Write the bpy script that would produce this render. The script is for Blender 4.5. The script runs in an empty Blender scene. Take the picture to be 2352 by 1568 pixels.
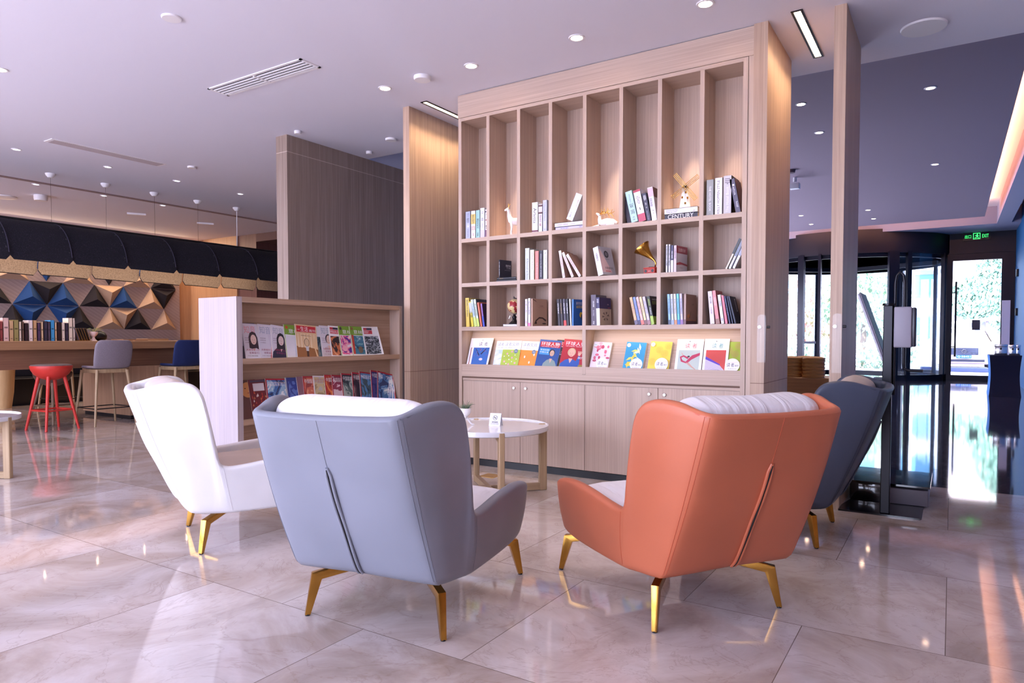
import bpy, bmesh, math, random
from mathutils import Vector, Matrix, noise
from math import sin, cos, pi, radians as R, sqrt
C = bpy.context.scene.collection
D = bpy.data
scene = bpy.context.scene

# ---------------------------------------------------------------- camera
cam = D.objects.new('camera', D.cameras.new('camera')); C.objects.link(cam)
cam.data.sensor_width = 36.0
cam.data.lens = 36.0*1578.04/2352
cam.data.shift_y = 46.66/2352
cam.data.clip_start = 0.05; cam.data.clip_end = 400
cam.location = (0, 0, 1.10)
cam.rotation_euler = (R(90)-0.03366, 0, 0.5693)
scene.camera = cam
# ---------------------------------------------------------------- colour management
scene.view_settings.view_transform = 'Standard'
scene.view_settings.look = 'None'
scene.view_settings.gamma = 1
scene.view_settings.use_curve_mapping = False
scene.view_settings.exposure = 0.27
scene.cycles.use_denoising = True
scene.cycles.max_bounces = 8
scene.cycles.diffuse_bounces = 4
scene.cycles.glossy_bounces = 4
scene.cycles.transmission_bounces = 4
scene.cycles.transparent_max_bounces = 12
scene.cycles.caustics_reflective = False
scene.cycles.caustics_refractive = False
scene.cycles.sample_clamp_indirect = 6
# ---------------------------------------------------------------- world
w = D.worlds.new('world'); scene.world = w; w.use_nodes = True
bg = w.node_tree.nodes['Background']
bg.inputs[0].default_value = (0.71, 0.755, 1.0, 1)
bg.inputs[1].default_value = 11.5
# ---------------------------------------------------------------- sun (morning sun over the roof, reaches the lobby glass side only)
def light(name, kind, loc, energy, color=(1, 1, 1), rot=(0, 0, 0), **k):
    l = D.lights.new(name, kind); l.energy = energy; l.color = color
    for a, b in k.items():
        if a == 'portal': l.cycles.is_portal = True
        else: setattr(l, a, b)
    o = D.objects.new(name, l); C.objects.link(o); o.location = loc; o.rotation_euler = rot
    return o
sun = light('sun', 'SUN', (0, -10, 20), 16.0, (1.0, 0.95, 0.88), (R(50), 0, R(-25)), angle=0.02)
WIN = [(-13.6, -11.2), (-10.9, -8.5), (-8.2, -5.8), (-5.5, -3.1), (-2.8, -0.4)]
for a, b in WIN:
    light('window_portal', 'AREA', ((a+b)/2, -3.12, 1.6), 1, rot=(R(90), 0, 0), shape='RECTANGLE', size=b-a, size_y=2.7, portal=True)
light('window_portal', 'AREA', (-2.0, 26.0, 1.9), 1, rot=(R(90), 0, R(180)), shape='RECTANGLE', size=7, size_y=3.6, portal=True)
light('window_portal', 'AREA', (-6.2, 15.7, 1.5), 1, rot=(R(90), 0, R(-90)), shape='RECTANGLE', size=11, size_y=2.4, portal=True)  # serves the unseen left-wall openings added to brighten the lobby

# ---------------------------------------------------------------- materials
def srgb(r, g=None, b=None):
    if g is None: r, g, b = r
    f = lambda c: (c/255/12.92) if c/255 <= 0.04045 else ((c/255+0.055)/1.055)**2.4
    return (f(r), f(g), f(b), 1)
MC = {}
def mat(col, rough=0.5, metal=0.0, spec=0.5, emit=0, name=None, coat=0):
    key = (tuple(col), rough, metal, spec, emit, coat)
    if key in MC: return MC[key]
    m = D.materials.new(name or 'mat_%d' % len(MC)); m.use_nodes = True
    p = m.node_tree.nodes['Principled BSDF']
    c = srgb(col)
    p.inputs['Base Color'].default_value = c
    p.inputs['Roughness'].default_value = rough
    p.inputs['Metallic'].default_value = metal
    p.inputs['Specular IOR Level'].default_value = spec
    p.inputs['Coat Weight'].default_value = coat
    if emit:
        p.inputs['Emission Color'].default_value = c
        p.inputs['Emission Strength'].default_value = emit
    MC[key] = m
    return m
class NT:
    def __init__(s, name):
        s.m = D.materials.new(name); s.m.use_nodes = True
        s.t = s.m.node_tree; s.p = s.t.nodes['Principled BSDF']; s.co = None
    def n(s, typ, **k):
        x = s.t.nodes.new(typ)
        for a, b in k.items():
            if a in x.inputs: x.inputs[a].default_value = b
            else: setattr(x, a, b)
        return x
    def l(s, a, b): s.t.links.new(a, b)
    def coords(s, scale=(1, 1, 1), kind='Object', rot=(0, 0, 0)):
        c = s.n('ShaderNodeTexCoord'); mp = s.n('ShaderNodeMapping')
        mp.inputs['Scale'].default_value = scale; mp.inputs['Rotation'].default_value = rot
        s.l(c.outputs[kind], mp.inputs['Vector']); return mp.outputs['Vector']
    def noise(s, vec, scale=5, detail=3, rough=0.5, dist=0):
        x = s.n('ShaderNodeTexNoise'); x.inputs['Scale'].default_value = scale; x.inputs['Detail'].default_value = detail
        x.inputs['Roughness'].default_value = rough; x.inputs['Distortion'].default_value = dist
        s.l(vec, x.inputs['Vector']); return x.outputs['Fac']
    def ramp(s, fac, stops, interp='LINEAR'):
        r = s.n('ShaderNodeValToRGB'); r.color_ramp.interpolation = interp
        e = r.color_ramp.elements
        while len(e) < len(stops): e.new(0.5)
        for i, (p, c) in enumerate(stops): e[i].position = p; e[i].color = srgb(c) if len(c) == 3 else c
        s.l(fac, r.inputs['Fac']); return r.outputs['Color']
    def mix(s, fac, a, b, mode='MIX'):
        x = s.n('ShaderNodeMix', data_type='RGBA', blend_type=mode)
        for v, i in ((fac, 0), (a, 6), (b, 7)):
            if hasattr(v, 'is_linked') or hasattr(v, 'links'): s.l(v, x.inputs[i])
            elif i == 0: x.inputs[0].default_value = v
            else: x.inputs[i].default_value = srgb(v)
        return x.outputs[2]
    def bump(s, h, strength=0.1, dist=0.01):
        b = s.n('ShaderNodeBump'); b.inputs['Strength'].default_value = strength; b.inputs['Distance'].default_value = dist
        s.l(h, b.inputs['Height']); s.l(b.outputs['Normal'], s.p.inputs['Normal'])
    def out(s, col, rough=0.5, **k):
        if hasattr(col, 'links'): s.l(col, s.p.inputs['Base Color'])
        else: s.p.inputs['Base Color'].default_value = srgb(col)
        s.p.inputs['Roughness'].default_value = rough
        for a, b in k.items(): s.p.inputs[a.replace('_', ' ')].default_value = b
        return s.m
def wood(name, c1, c2, axis='z', rough=0.45, fine=110, mott=1.0):
    s = NT(name)
    lo, hi = 1.2, fine
    sc = {'z': (hi, hi, lo), 'x': (lo, hi, hi), 'y': (hi, lo, hi)}[axis]
    v = s.coords(sc)
    f = s.noise(v, 1.0, 4, 0.65)
    f2 = s.noise(s.coords(tuple(x*0.25 for x in sc)), 1.0, 2)
    col = s.ramp(f, [(0.32, c2), (0.5, [(a+b)/2 for a, b in zip(c1, c2)]), (0.66, c1)])
    col = s.mix(0.30, col, s.ramp(f2, [(0.3, c2), (0.7, c1)]))
    s.bump(f, 0.12, 0.002)
    return s.out(col, rough)
OAK1, OAK2 = (205, 182, 165), (180, 155, 140)
M_OAKV = wood('oak_veneer_vertical', OAK1, OAK2, 'z')
M_OAKH = wood('oak_veneer_horizontal', OAK1, OAK2, 'x')
M_OAKY = wood('oak_veneer_long', (190, 160, 138), (158, 128, 108), 'y')
M_OAKP = wood('pale_oak', (192, 164, 130), (162, 134, 102), 'z', fine=55)
M_OAKPX = wood('pale_oak_beam', (192, 164, 130), (162, 134, 102), 'x', fine=55)
M_BROWN = wood('brown_veneer', (176, 132, 96), (150, 108, 76), 'y', fine=40)
M_BENCH = wood('bench_wood', (196, 144, 98), (160, 110, 70), 'x', fine=40)
M_TAN = wood('tan_veneer', (202, 158, 120), (176, 132, 96), 'z', fine=40)
M_MAUVE = wood('dark_mauve_veneer', (120, 84, 80), (96, 64, 64), 'z', fine=40)
M_WHITE = mat((238, 236, 240), 0.5, name='white_paint')
M_CEIL = mat((226, 226, 240), 0.85, name='ceiling_paint')
M_CEIL2 = mat((142, 124, 138), 0.8, name='lobby_ceiling_paint')
M_BLACK = mat((14, 14, 22), 0.35, name='black')
M_BLKM = mat((20, 19, 30), 0.3, 0.4, name='black_metal')
M_CHROME = mat((230, 230, 235), 0.15, 1.0, name='chrome')
M_GOLD = mat((200, 150, 70), 0.22, 1.0, name='brushed_gold')
M_GOLDB = mat((235, 190, 110), 0.25, 1.0, name='bright_gold')
def lit(col, e): return mat(col, 0.5, emit=e)
def leather(name, col, rough=0.42):
    s = NT(name); v = s.coords((1, 1, 1))
    f = s.noise(v, 260, 3); f2 = s.noise(v, 3, 2)
    d = [max(0, c*0.93) for c in col]
    s.bump(f, 0.10, 0.002)
    return s.out(s.ramp(f2, [(0.3, d), (0.7, col)]), rough)
def fabric(name, col, rough=0.9, scale=300):
    s = NT(name); f = s.noise(s.coords(), scale, 2)
    s.bump(f, 0.25, 0.002)
    return s.out(s.ramp(f, [(0.3, [c*0.8 for c in col]), (0.7, col)]), rough)
def marble(name, cols, vein, tile, rough, tint=0.5, vs=1.1):
    s = NT(name)
    v = s.coords((1, 1, 1))
    br = s.n('ShaderNodeTexBrick')
    br.offset = 0.5; br.inputs['Scale'].default_value = 1.0
    br.inputs['Mortar Size'].default_value = 0.0018; br.inputs['Mortar Smooth'].default_value = 0.3
    br.inputs['Brick Width'].default_value = tile[0]; br.inputs['Row Height'].default_value = tile[1]
    br.inputs['Color1'].default_value = (0.0, 0, 0, 1); br.inputs['Color2'].default_value = (1, 1, 1, 1)
    br.inputs['Bias'].default_value = 0.0
    s.l(v, br.inputs['Vector'])
    # every tile shifts the pattern
    ad = s.n('ShaderNodeVectorMath', operation='MULTIPLY_ADD'); ad.inputs[1].default_value = (7.0, 3.0, 5.0)
    s.l(br.outputs['Color'], ad.inputs[0]); s.l(v, ad.inputs[2])
    a = s.noise(ad.outputs[0], vs*1.6, 7, 0.62, 0.9)
    b = s.noise(ad.outputs[0], vs*0.7, 3, 0.5, 0.4)
    col = s.ramp(a, [(0.28, cols[0]), (0.45, cols[1]), (0.6, cols[2]), (0.8, cols[1])])
    col = s.mix(0.35, col, s.ramp(b, [(0.3, cols[0]), (0.7, cols[2])]))
    va = s.noise(ad.outputs[0], vs*2.2, 5, 0.6, 2.2)
    vm = s.n('ShaderNodeMath', operation='SUBTRACT'); vm.inputs[1].default_value = 0.5; s.l(va, vm.inputs[0])
    vb = s.n('ShaderNodeMath', operation='ABSOLUTE'); s.l(vm.outputs[0], vb.inputs[0])
    vr = s.ramp(vb.outputs[0], [(0.0, (255, 255, 255)), (0.016, (0, 0, 0))])
    sc = s.n('ShaderNodeMath', operation='MULTIPLY'); sc.inputs[1].default_value = tint; s.l(vr, sc.inputs[0])
    col = s.mix(sc.outputs[0], col, vein)
    col = s.mix(br.outputs['Fac'], col, [c*0.82 for c in cols[0]])
    w = s.noise(v, 0.9, 2)
    s.bump(w, 0.035, 0.02)
    return s.out(col, rough, Specular_IOR_Level=0.55)
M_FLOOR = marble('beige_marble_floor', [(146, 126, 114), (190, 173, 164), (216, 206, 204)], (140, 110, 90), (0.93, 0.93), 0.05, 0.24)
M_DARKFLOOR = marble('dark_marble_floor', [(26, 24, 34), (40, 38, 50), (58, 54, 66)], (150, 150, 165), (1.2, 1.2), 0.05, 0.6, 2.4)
M_GLASS = None
def glassmat():
    s = NT('clear_glass')
    t = s.t; t.nodes.remove(s.p)
    tr = s.n('ShaderNodeBsdfTransparent'); tr.inputs[0].default_value = (0.965, 0.985, 1.0, 1)
    gl = s.n('ShaderNodeBsdfGlossy'); gl.inputs['Roughness'].default_value = 0.02
    fr = s.n('ShaderNodeFresnel'); fr.inputs[0].default_value = 1.45
    mx = s.n('ShaderNodeMixShader')
    fm = s.n('ShaderNodeMath', operation='MULTIPLY'); fm.inputs[1].default_value = .45; s.l(fr.outputs[0], fm.inputs[0]); s.l(fm.outputs[0], mx.inputs[0]); s.l(tr.outputs[0], mx.inputs[1]); s.l(gl.outputs[0], mx.inputs[2])
    s.l(mx.outputs[0], t.nodes['Material Output'].inputs[0])
    return s.m
M_GLASS = glassmat()

# ---------------------------------------------------------------- mesh helpers
class MB:
    """collects shapes with materials into ONE mesh object"""
    def __init__(s): s.v = []; s.f = []; s.fm = []; s.ms = []; s.sm = []
    def mi(s, m):
        if m not in s.ms: s.ms.append(m)
        return s.ms.index(m)
    def add(s, vs, fs, m, smooth=False, M=None):
        b = len(s.v); k = s.mi(m)
        s.v += [tuple(M @ Vector(v)) if M else tuple(v) for v in vs]
        for f in fs: s.f.append([b+i for i in f]); s.fm.append(k); s.sm.append(smooth)
        return s
    def box(s, x0, x1, y0, y1, z0, z1, m, M=None, bev=0):
        if bev:
            bm = bmesh.new(); bmesh.ops.create_cube(bm, size=1)
            for v in bm.verts: v.co = ((x0+x1)/2+v.co.x*(x1-x0), (y0+y1)/2+v.co.y*(y1-y0), (z0+z1)/2+v.co.z*(z1-z0))
            bmesh.ops.bevel(bm, geom=bm.edges[:], offset=bev, segments=3 if bev > 0.004 else 1, affect='EDGES', profile=0.5)
            bm.verts.index_update()
            s.add([v.co[:] for v in bm.verts], [[v.index for v in f.verts] for f in bm.faces], m, True, M); bm.free(); return s
        vs = [(x, y, z) for x in (x0, x1) for y in (y0, y1) for z in (z0, z1)]
        return s.add(vs, [(0, 1, 3, 2), (4, 6, 7, 5), (0, 4, 5, 1), (2, 3, 7, 6), (0, 2, 6, 4), (1, 5, 7, 3)], m, False, M)
    def tube(s, pts, r, m, seg=10, M=None, caps=True, closed=False):
        pts = [Vector(p) for p in pts]; n = len(pts); rs = r if isinstance(r, (list, tuple)) else [r]*n
        vs = []; fs = []; ref = None
        for i, p in enumerate(pts):
            if closed: d = (pts[(i+1) % n]-pts[i-1])
            else: d = (pts[min(i+1, n-1)]-pts[max(i-1, 0)])
            d = d.normalized() if d.length > 1e-9 else Vector((0, 0, 1))
            if ref is None:
                ref = Vector((0, 0, 1)) if abs(d.z) < 0.9 else Vector((1, 0, 0))
                u = d.cross(ref).normalized()
            else:
                u = (u-d*u.dot(d));
                u = u.normalized() if u.length > 1e-6 else d.orthogonal().normalized()
            ww = d.cross(u)
            for k in range(seg):
                a = 2*pi*k/seg; vs.append(p+(u*cos(a)+ww*sin(a))*rs[i])
        for i in range(n if closed else n-1):
            for k in range(seg):
                a = i*seg+k; b = i*seg+(k+1) % seg; c2 = ((i+1) % n)*seg+(k+1) % seg; d2 = ((i+1) % n)*seg+k
                fs.append((a, b, c2, d2))
        if caps and not closed:
            fs.append(tuple(range(seg))[::-1]); fs.append(tuple((n-1)*seg+k for k in range(seg)))
        return s.add(vs, fs, m, True, M)
    def lathe(s, prof, m, seg=32, M=None, smooth=True):
        vs = []; fs = []
        for r, z in prof:
            for k in range(seg): a = 2*pi*k/seg; vs.append((r*cos(a), r*sin(a), z))
        for i in range(len(prof)-1):
            for k in range(seg):
                fs.append((i*seg+k, i*seg+(k+1) % seg, (i+1)*seg+(k+1) % seg, (i+1)*seg+k))
        if prof[0][0] > 1e-6: fs.append(tuple(range(seg))[::-1])
        if prof[-1][0] > 1e-6: fs.append(tuple((len(prof)-1)*seg+k for k in range(seg)))
        return s.add(vs, fs, m, smooth, M)
    def prism(s, poly, h0, h1, m, M=None, smooth=False):
        """poly in xy, extruded in z"""
        n = len(poly); vs = [(x, y, h0) for x, y in poly]+[(x, y, h1) for x, y in poly]
        fs = [tuple(range(n))[::-1], tuple(range(n, 2*n))]+[(i, (i+1) % n, n+(i+1) % n, n+i) for i in range(n)]
        return s.add(vs, fs, m, smooth, M)
    def ball(s, c, r, m, seg=16, sc=(1, 1, 1), M=None, rings=None):
        rings = rings or seg//2; vs = []; fs = []
        for i in range(rings+1):
            t = pi*i/rings
            for k in range(seg):
                a = 2*pi*k/seg; vs.append((c[0]+r*sc[0]*sin(t)*cos(a), c[1]+r*sc[1]*sin(t)*sin(a), c[2]+r*sc[2]*cos(t)))
        for i in range(rings):
            for k in range(seg): fs.append((i*seg+k, (i+1)*seg+k, (i+1)*seg+(k+1) % seg, i*seg+(k+1) % seg))
        return s.add(vs, fs, m, True, M)
    def build(s, name, parent=None, loc=(0, 0, 0), rot=(0, 0, 0), **props):
        me = D.meshes.new(name); me.from_pydata(s.v, [], s.f)
        for m in s.ms: me.materials.append(m)
        me.polygons.foreach_set('material_index', s.fm)
        me.polygons.foreach_set('use_smooth', s.sm)
        bm = bmesh.new(); bm.from_mesh(me); bmesh.ops.remove_doubles(bm, verts=bm.verts, dist=1e-5)
        bmesh.ops.recalc_face_normals(bm, faces=bm.faces); bm.to_mesh(me); bm.free()
        me.set_sharp_from_angle(angle=R(38))
        me.update()
        o = D.objects.new(name, me); C.objects.link(o); o.parent = parent; o.location = loc; o.rotation_euler = rot
        for a, b in props.items(): o[a] = b
        return o
def thing(name, label, cat, loc=(0, 0, 0), rot=(0, 0, 0), group=None):
    o = D.objects.new(name, None); C.objects.link(o); o.empty_display_size = 0.05
    if not hasattr(rot, '__len__'): rot = (0, 0, rot)
    o.location = loc; o.rotation_euler = rot; o['label'] = label; o['category'] = cat
    if group: o['group'] = group
    return o
def tag(o, label, cat, group=None, kind=None):
    o['label'] = label; o['category'] = cat
    if group: o['group'] = group
    if kind: o['kind'] = kind
    return o
def struct(o, label=None):
    o['kind'] = 'structure'
    if label: o['label'] = label
    return o
def kids(o): return [c for c in D.objects if c.parent is o]
def dup(o, parent=None, **props):
    c = o.copy(); C.objects.link(c); c.parent = parent
    for ch in kids(o): dup(ch, c)
    for a, b in props.items(): c[a] = b
    return c
def B(*a, m=None, **k):
    return MB().box(*a, m, **k)
# text outlines, cached
TX = {}
def text_mesh(body):
    if body not in TX:
        c = D.curves.new('lettering', 'FONT'); c.body = body; c.size = 1; c.resolution_u = 2; c.space_line = 0.9; c.align_x = 'CENTER'
        o = D.objects.new('lettering', c); C.objects.link(o)
        bpy.context.view_layer.update()
        me = D.meshes.new_from_object(o)
        vs = [tuple(v.co) for v in me.vertices]; fs = [tuple(p.vertices) for p in me.polygons]
        D.objects.remove(o); D.meshes.remove(me); D.curves.remove(c)
        xs = [v[0] for v in vs] or [0, 1]; ys = [v[1] for v in vs] or [0, 1]
        x0, x1, y0, y1 = min(xs), max(xs), min(ys), max(ys); w_ = max(x1-x0, 1e-3); h_ = max(y1-y0, 1e-3)
        TX[body] = ([((v[0]-x0)/w_, (v[1]-y0)/h_) for v in vs], fs, w_/h_)
    return TX[body]
class Print:
    """flat printing on a face: u right, v up, layered outward in steps; u,v in metres"""
    def __init__(s): s.b = MB(); s.k = 0
    def poly(s, pts, col, rough=0.4, lay=None):
        s.k += 1; d = 0.00035+0.00012*s.k if lay is None else lay
        m = col if not isinstance(col, tuple) else mat(col, rough)
        s.b.add([(u, -d, v) for u, v in pts], [tuple(range(len(pts)))], m); return s
    def rect(s, u0, u1, v0, v1, col, **k): return s.poly([(u0, v0), (u1, v0), (u1, v1), (u0, v1)], col, **k)
    def ell(s, cu, cv, ru, rv, col, n=20, a0=0, a1=360, **k):
        return s.poly([(cu+ru*cos(R(a0+(a1-a0)*i/n)), cv+rv*sin(R(a0+(a1-a0)*i/n))) for i in range(n if a1-a0 == 360 else n+1)], col, **k)
    def text(s, body, u0, u1, v0, v1, col, rot=0, rough=0.4, fit=False):
        """fills the rectangle; rot 90 reads top to bottom (spines), 270 bottom to top"""
        vs, fs, asp = text_mesh(body); s.k += 1; d = 0.00035+0.00012*s.k
        W_, H_ = u1-u0, v1-v0
        if fit:
            cw, chh = (H_, W_) if rot else (W_, H_)
            a = cw/chh
            if asp < a: cw2, ch2 = chh*asp, chh
            else: cw2, ch2 = cw, cw/asp
            if rot: u0, u1, v0, v1 = (u0+u1)/2-ch2/2, (u0+u1)/2+ch2/2, (v0+v1)/2-cw2/2, (v0+v1)/2+cw2/2
            else: u0, u1, v0, v1 = (u0+u1)/2-cw2/2, (u0+u1)/2+cw2/2, (v0+v1)/2-ch2/2, (v0+v1)/2+ch2/2
            W_, H_ = u1-u0, v1-v0
        out = []
        for x, y in vs:
            if rot == 90: x, y = y, 1-x
            elif rot == 270: x, y = 1-y, x
            out.append((u0+x*W_, -d, v0+y*H_))
        m = mat(col, rough) if isinstance(col, tuple) else col
        s.b.add(out, fs, m); return s
    def build(s, parent, loc=(0, 0, 0), rot=(0, 0, 0), name='cover_print'):
        if not s.b.v: return None
        me = D.meshes.new(name); me.from_pydata(s.b.v, [], s.b.f)
        for m in s.b.ms: me.materials.append(m)
        me.polygons.foreach_set('material_index', s.b.fm)
        o = D.objects.new(name, me); C.objects.link(o); o.parent = parent; o.location = loc; o.rotation_euler = rot
        return o
# ================================================================ the setting
ZC = 3.21; ZL = 3.90
o = MB(); o.box(-14.6, 6.2, -3.2, 5.96, -0.2, 0, M_FLOOR); o.box(-14.6, -5.9, 5.96, 9.8, -0.2, 0, M_FLOOR)
struct(o.build('floor'), 'polished beige marble floor')
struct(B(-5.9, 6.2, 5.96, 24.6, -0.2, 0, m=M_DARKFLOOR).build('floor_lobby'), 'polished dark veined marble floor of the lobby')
o = MB(); o.box(-14.6, 6.2, -3.2, 5.96, ZC, ZC+0.9, M_CEIL); o.box(-14.6, -5.86, 5.96, 9.8, ZC, ZC+0.9, M_CEIL)
struct(o.build('ceiling'), 'white painted ceiling')
# lobby ceiling: dropped panel, cove recess around it, outer band
o = MB()
o.box(-5.86, 0.584, 5.96, 19.2, ZL, ZL+0.06, M_CEIL2)
o.box(-5.86, 0.50, 5.96, 19.0, ZL+0.06, 4.4, M_CEIL2)
o.box(-5.9, 6.2, 5.96, 24.8, 4.32, 4.6, M_WHITE)
struct(o.build('ceiling_lobby'), 'grey suspended ceiling of the lobby')
o = MB(); M_BAND = mat((150, 150, 172), 0.7)
o.box(0.87, 1.16, 5.96, 24.6, ZL, 4.32, M_BAND)
o.box(-5.9, 0.87, 20.5, 24.6, ZL, 4.32, M_BAND)
o.box(1.16, 1.35, 20.5, 24.6, ZL, 4.32, M_BAND)
struct(o.build('ceiling_band'), 'pale band of ceiling around the glowing cove')
WARM = (1.0, 0.43, 0.22)
light('cove_strip', 'AREA', (0.54, 12.6, 4.04), 170, WARM, (0, R(155), 0), shape='RECTANGLE', size=0.05, size_y=13)
light('cove_strip', 'AREA', (-2.4, 19.15, 4.04), 75, WARM, (R(158), 0, 0), shape='RECTANGLE', size=6.0, size_y=0.05)
light('cove_strip', 'AREA', (1.20, 12.6, 4.04), 110, WARM, (0, R(160), 0), shape='RECTANGLE', size=0.05, size_y=13)
# walls
M_DARKW = mat((30, 26, 40), 0.6)
o = MB()
for a, b in [(-14.6, WIN[0][0])]+[(WIN[i][1], WIN[i+1][0]) for i in range(len(WIN)-1)]+[(WIN[-1][1], 6.2)]:
    o.box(a, b, -3.2, -3.0, 0, ZC, M_WHITE)
for a, b in WIN: o.box(a, b, -3.2, -3.0, 0, 0.25, M_WHITE); o.box(a, b, -3.2, -3.0, 2.95, ZC, M_WHITE)
struct(o.build('wall_back'))
o = MB(); o.box(6.0, 6.2, -3.2, 5.96, 0, ZC, M_TAN)
struct(o.build('wall_right'))
o = MB(); o.box(1.35, 6.2, 5.96, 6.16, 0, 4.32, M_WHITE)
struct(o.build('wall_right_front'))
M_BLUEW = fabric('blue_wall_panel', (28, 104, 170), 0.6, 60)
struct(B(1.35, 1.55, 6.16, 24.6, 0, 4.32, m=M_BLUEW).build('wall_lobby_right'), 'bright blue wall panel beside the glass door')
o = MB(); o.box(-6.1, -5.9, 9.8, 24.6, 0, .3, M_DARKW); o.box(-6.1, -5.9, 9.8, 24.6, 2.7, 4.32, M_DARKW); o.box(-6.1, -5.9, 9.8, 10.2, .3, 2.7, M_DARKW)
for y in (13., 15.8, 18.5, 21.2): o.box(-6.1, -5.9, y, y+(.3 if y < 21 else 3.4), .3, 2.7, M_DARKW)  # piers between unseen openings, which are added to let more daylight into the lobby
struct(o.build('wall_lobby_left'))
struct(B(-5.9, -5.83, 8.9, 9.8, 0, 4.32, m=M_DARKW).build('wall_lobby_corner'))
# far left wall with ledges of the cafe area
struct(B(-14.6, -14.04, -3.0, 9.8, 0, ZC, m=M_TAN).build('wall_left'))
o = MB(); o.box(-14.04, -12.42, 8.9, 9.8, 0, ZC, M_TAN)
o.box(-12.42, -11.84, 8.94, 9.8, 0, ZC, M_MAUVE); o.box(-11.84, -5.9, 9.5, 9.8, 0, ZC, mat((74, 46, 52), 0.6)); o.box(-11.84, -5.9, 8.94, 9.5, 3.05, ZC, mat((92, 62, 62), 0.6))
struct(o.build('wall_cafe'), 'tan wood wall with a dark opening beyond the counter')
# divider wall, fins (thin full-height partitions)
M_GREYW = wood('grey_oak_veneer', (168, 148, 134), (134, 114, 102), 'z', fine=60)
o = MB(); o.box(-6.0, -5.83, 4.79, 9.5, 0, 3.035, M_GREYW); o.box(-5.998, -5.832, 4.792, 9.5, 3.035, 3.041, mat((215, 195, 180), 0.6)); o.box(-6.0, -5.83, 4.79, 9.5, 3.041, ZC, M_GREYW)
struct(o.build('wall_divider'), 'full-height grey oak partition wall beside the magazine rack')
M_FIN = wood('fin_veneer', (204, 176, 154), (170, 142, 122), 'z', fine=60)
def fin(x0, x1, y0, y1, label):
    o = MB(); o.box(x0, x1, y0, y1, 0, 0.795, M_FIN); o.box(x0+.001, x1-.001, y0+.001, y1-.001, 0.795, 0.799, mat((120, 90, 75), 0.7)); o.box(x0, x1, y0, y1, 0.799, ZC, M_FIN)
    return struct(o.build('column'), label)
fin(-4.262, -4.190, 4.812, 5.60, 'thin oak fin wall between magazine rack and bookcase')
fin(-1.157, -1.066, 4.822, 5.61, 'thin oak fin wall closing the right end of the bookcase')
fin(-0.665, -0.594, 4.838, 5.635, 'free-standing thin oak fin wall near the entrance')
# acoustic / herringbone board behind the pyramids and pyramids
s = NT('grey_herringbone')
wv = s.n('ShaderNodeTexWave'); wv.inputs['Scale'].default_value = 5.5; wv.inputs['Distortion'].default_value = 0
wv.wave_profile = 'SAW'; s.l(s.coords((1, 1, 1), rot=(R(32), 0, 0)), wv.inputs['Vector']); wv.bands_direction = 'Z'
hc = s.ramp(wv.outputs['Fac'], [(0.0, (206, 184, 176)), (0.06, (160, 140, 138)), (1.0, (176, 156, 152))])
M_HERR = s.out(hc, 0.7)
struct(B(-14.04, -14.0, 2.0, 8.62, 0.0, ZC-0.03, m=M_HERR).build('wall_left_board'), 'grey herringbone board behind the geometric wall pyramids')
# window frames behind the camera
k = 0
for a, b in WIN:
    k += 1; o = MB()
    for x in (a, b-0.06, (a+b)/2-0.03): o.box(x, x+0.06, -3.14, -3.06, 0.25, 2.95, M_BLKM)
    for z in (0.25, 2.20, 2.89): o.box(a, b, -3.14, -3.06, z, z+0.06, M_BLKM)
    struct(o.build('window_%d' % k))
# baseboard under the bookcase is built with it; track recesses in the ceiling come as lamps
# coffee corner low light
def ceil_disc(name, label, cat, x, y, r, h=0.012, m=None, group=None, z=ZC, ring=None):
    t = thing(name, label, cat, (x, y, z), 0, group)
    MB().lathe([(r*0.55, -h), (r*0.92, -h), (r, -h*0.6), (r, 0)], m or M_WHITE, 28).build('cover', t)
    return t
def downlight(x, y, label, e=25, energy=22, r=0.05, z=ZC, group='round recessed downlights', col=(1, .86, .72), spot=True, lens=(255, 240, 225)):
    t = thing('recessed_downlight', label, 'ceiling light', (x, y, z), 0, group)
    MB().lathe([(r*0.82, -0.001), (r*0.84, -0.006), (r*1.08, -0.006), (r*1.14, -0.001), (r*1.14, 0.0)], M_WHITE, 24).build('trim_ring', t)
    MB().lathe([(r*0.82, -0.003), (0.0001, -0.003)], lit(lens, e) if e else mat((235, 232, 238), 0.3), 24).build('lens', t)
    if spot:
        l = D.lights.new('downlight_beam', 'SPOT'); l.energy = energy; l.color = col; l.spot_size = R(75); l.spot_blend = 0.6; l.shadow_soft_size = 0.03
        lo = D.objects.new('downlight_beam', l); C.objects.link(lo); lo.parent = t; lo.location = (0, 0, -0.03)
    return t
G = 'row of bright downlights before the bookcase'
downlight(-4.063, 4.363, 'lit round downlight left of the white smoke detector, leftmost of the bright row', group=G)
downlight(-3.170, 4.368, 'lit round downlight in front of the left end of the bookcase header', group=G)
downlight(-2.254, 4.365, 'lit round downlight above the middle of the bookcase', group=G)
downlight(-1.347, 4.365, 'lit round downlight at the top edge above the right of the bookcase', group=G)
downlight(-6.324, 2.435, 'lit round downlight at the left edge of the ceiling', group='second row of downlights')
for x in (-3.17, -2.25, -1.35, -0.45):
    downlight(x, 2.43, 'lit round downlight above the lounge chairs, second row, '+{-3.17: 'over the white chair', -2.25: 'over the grey chair', -1.35: 'between grey and orange chairs', -0.45: 'over the orange chair'}[x], group='second row of downlights', energy=9)
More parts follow.
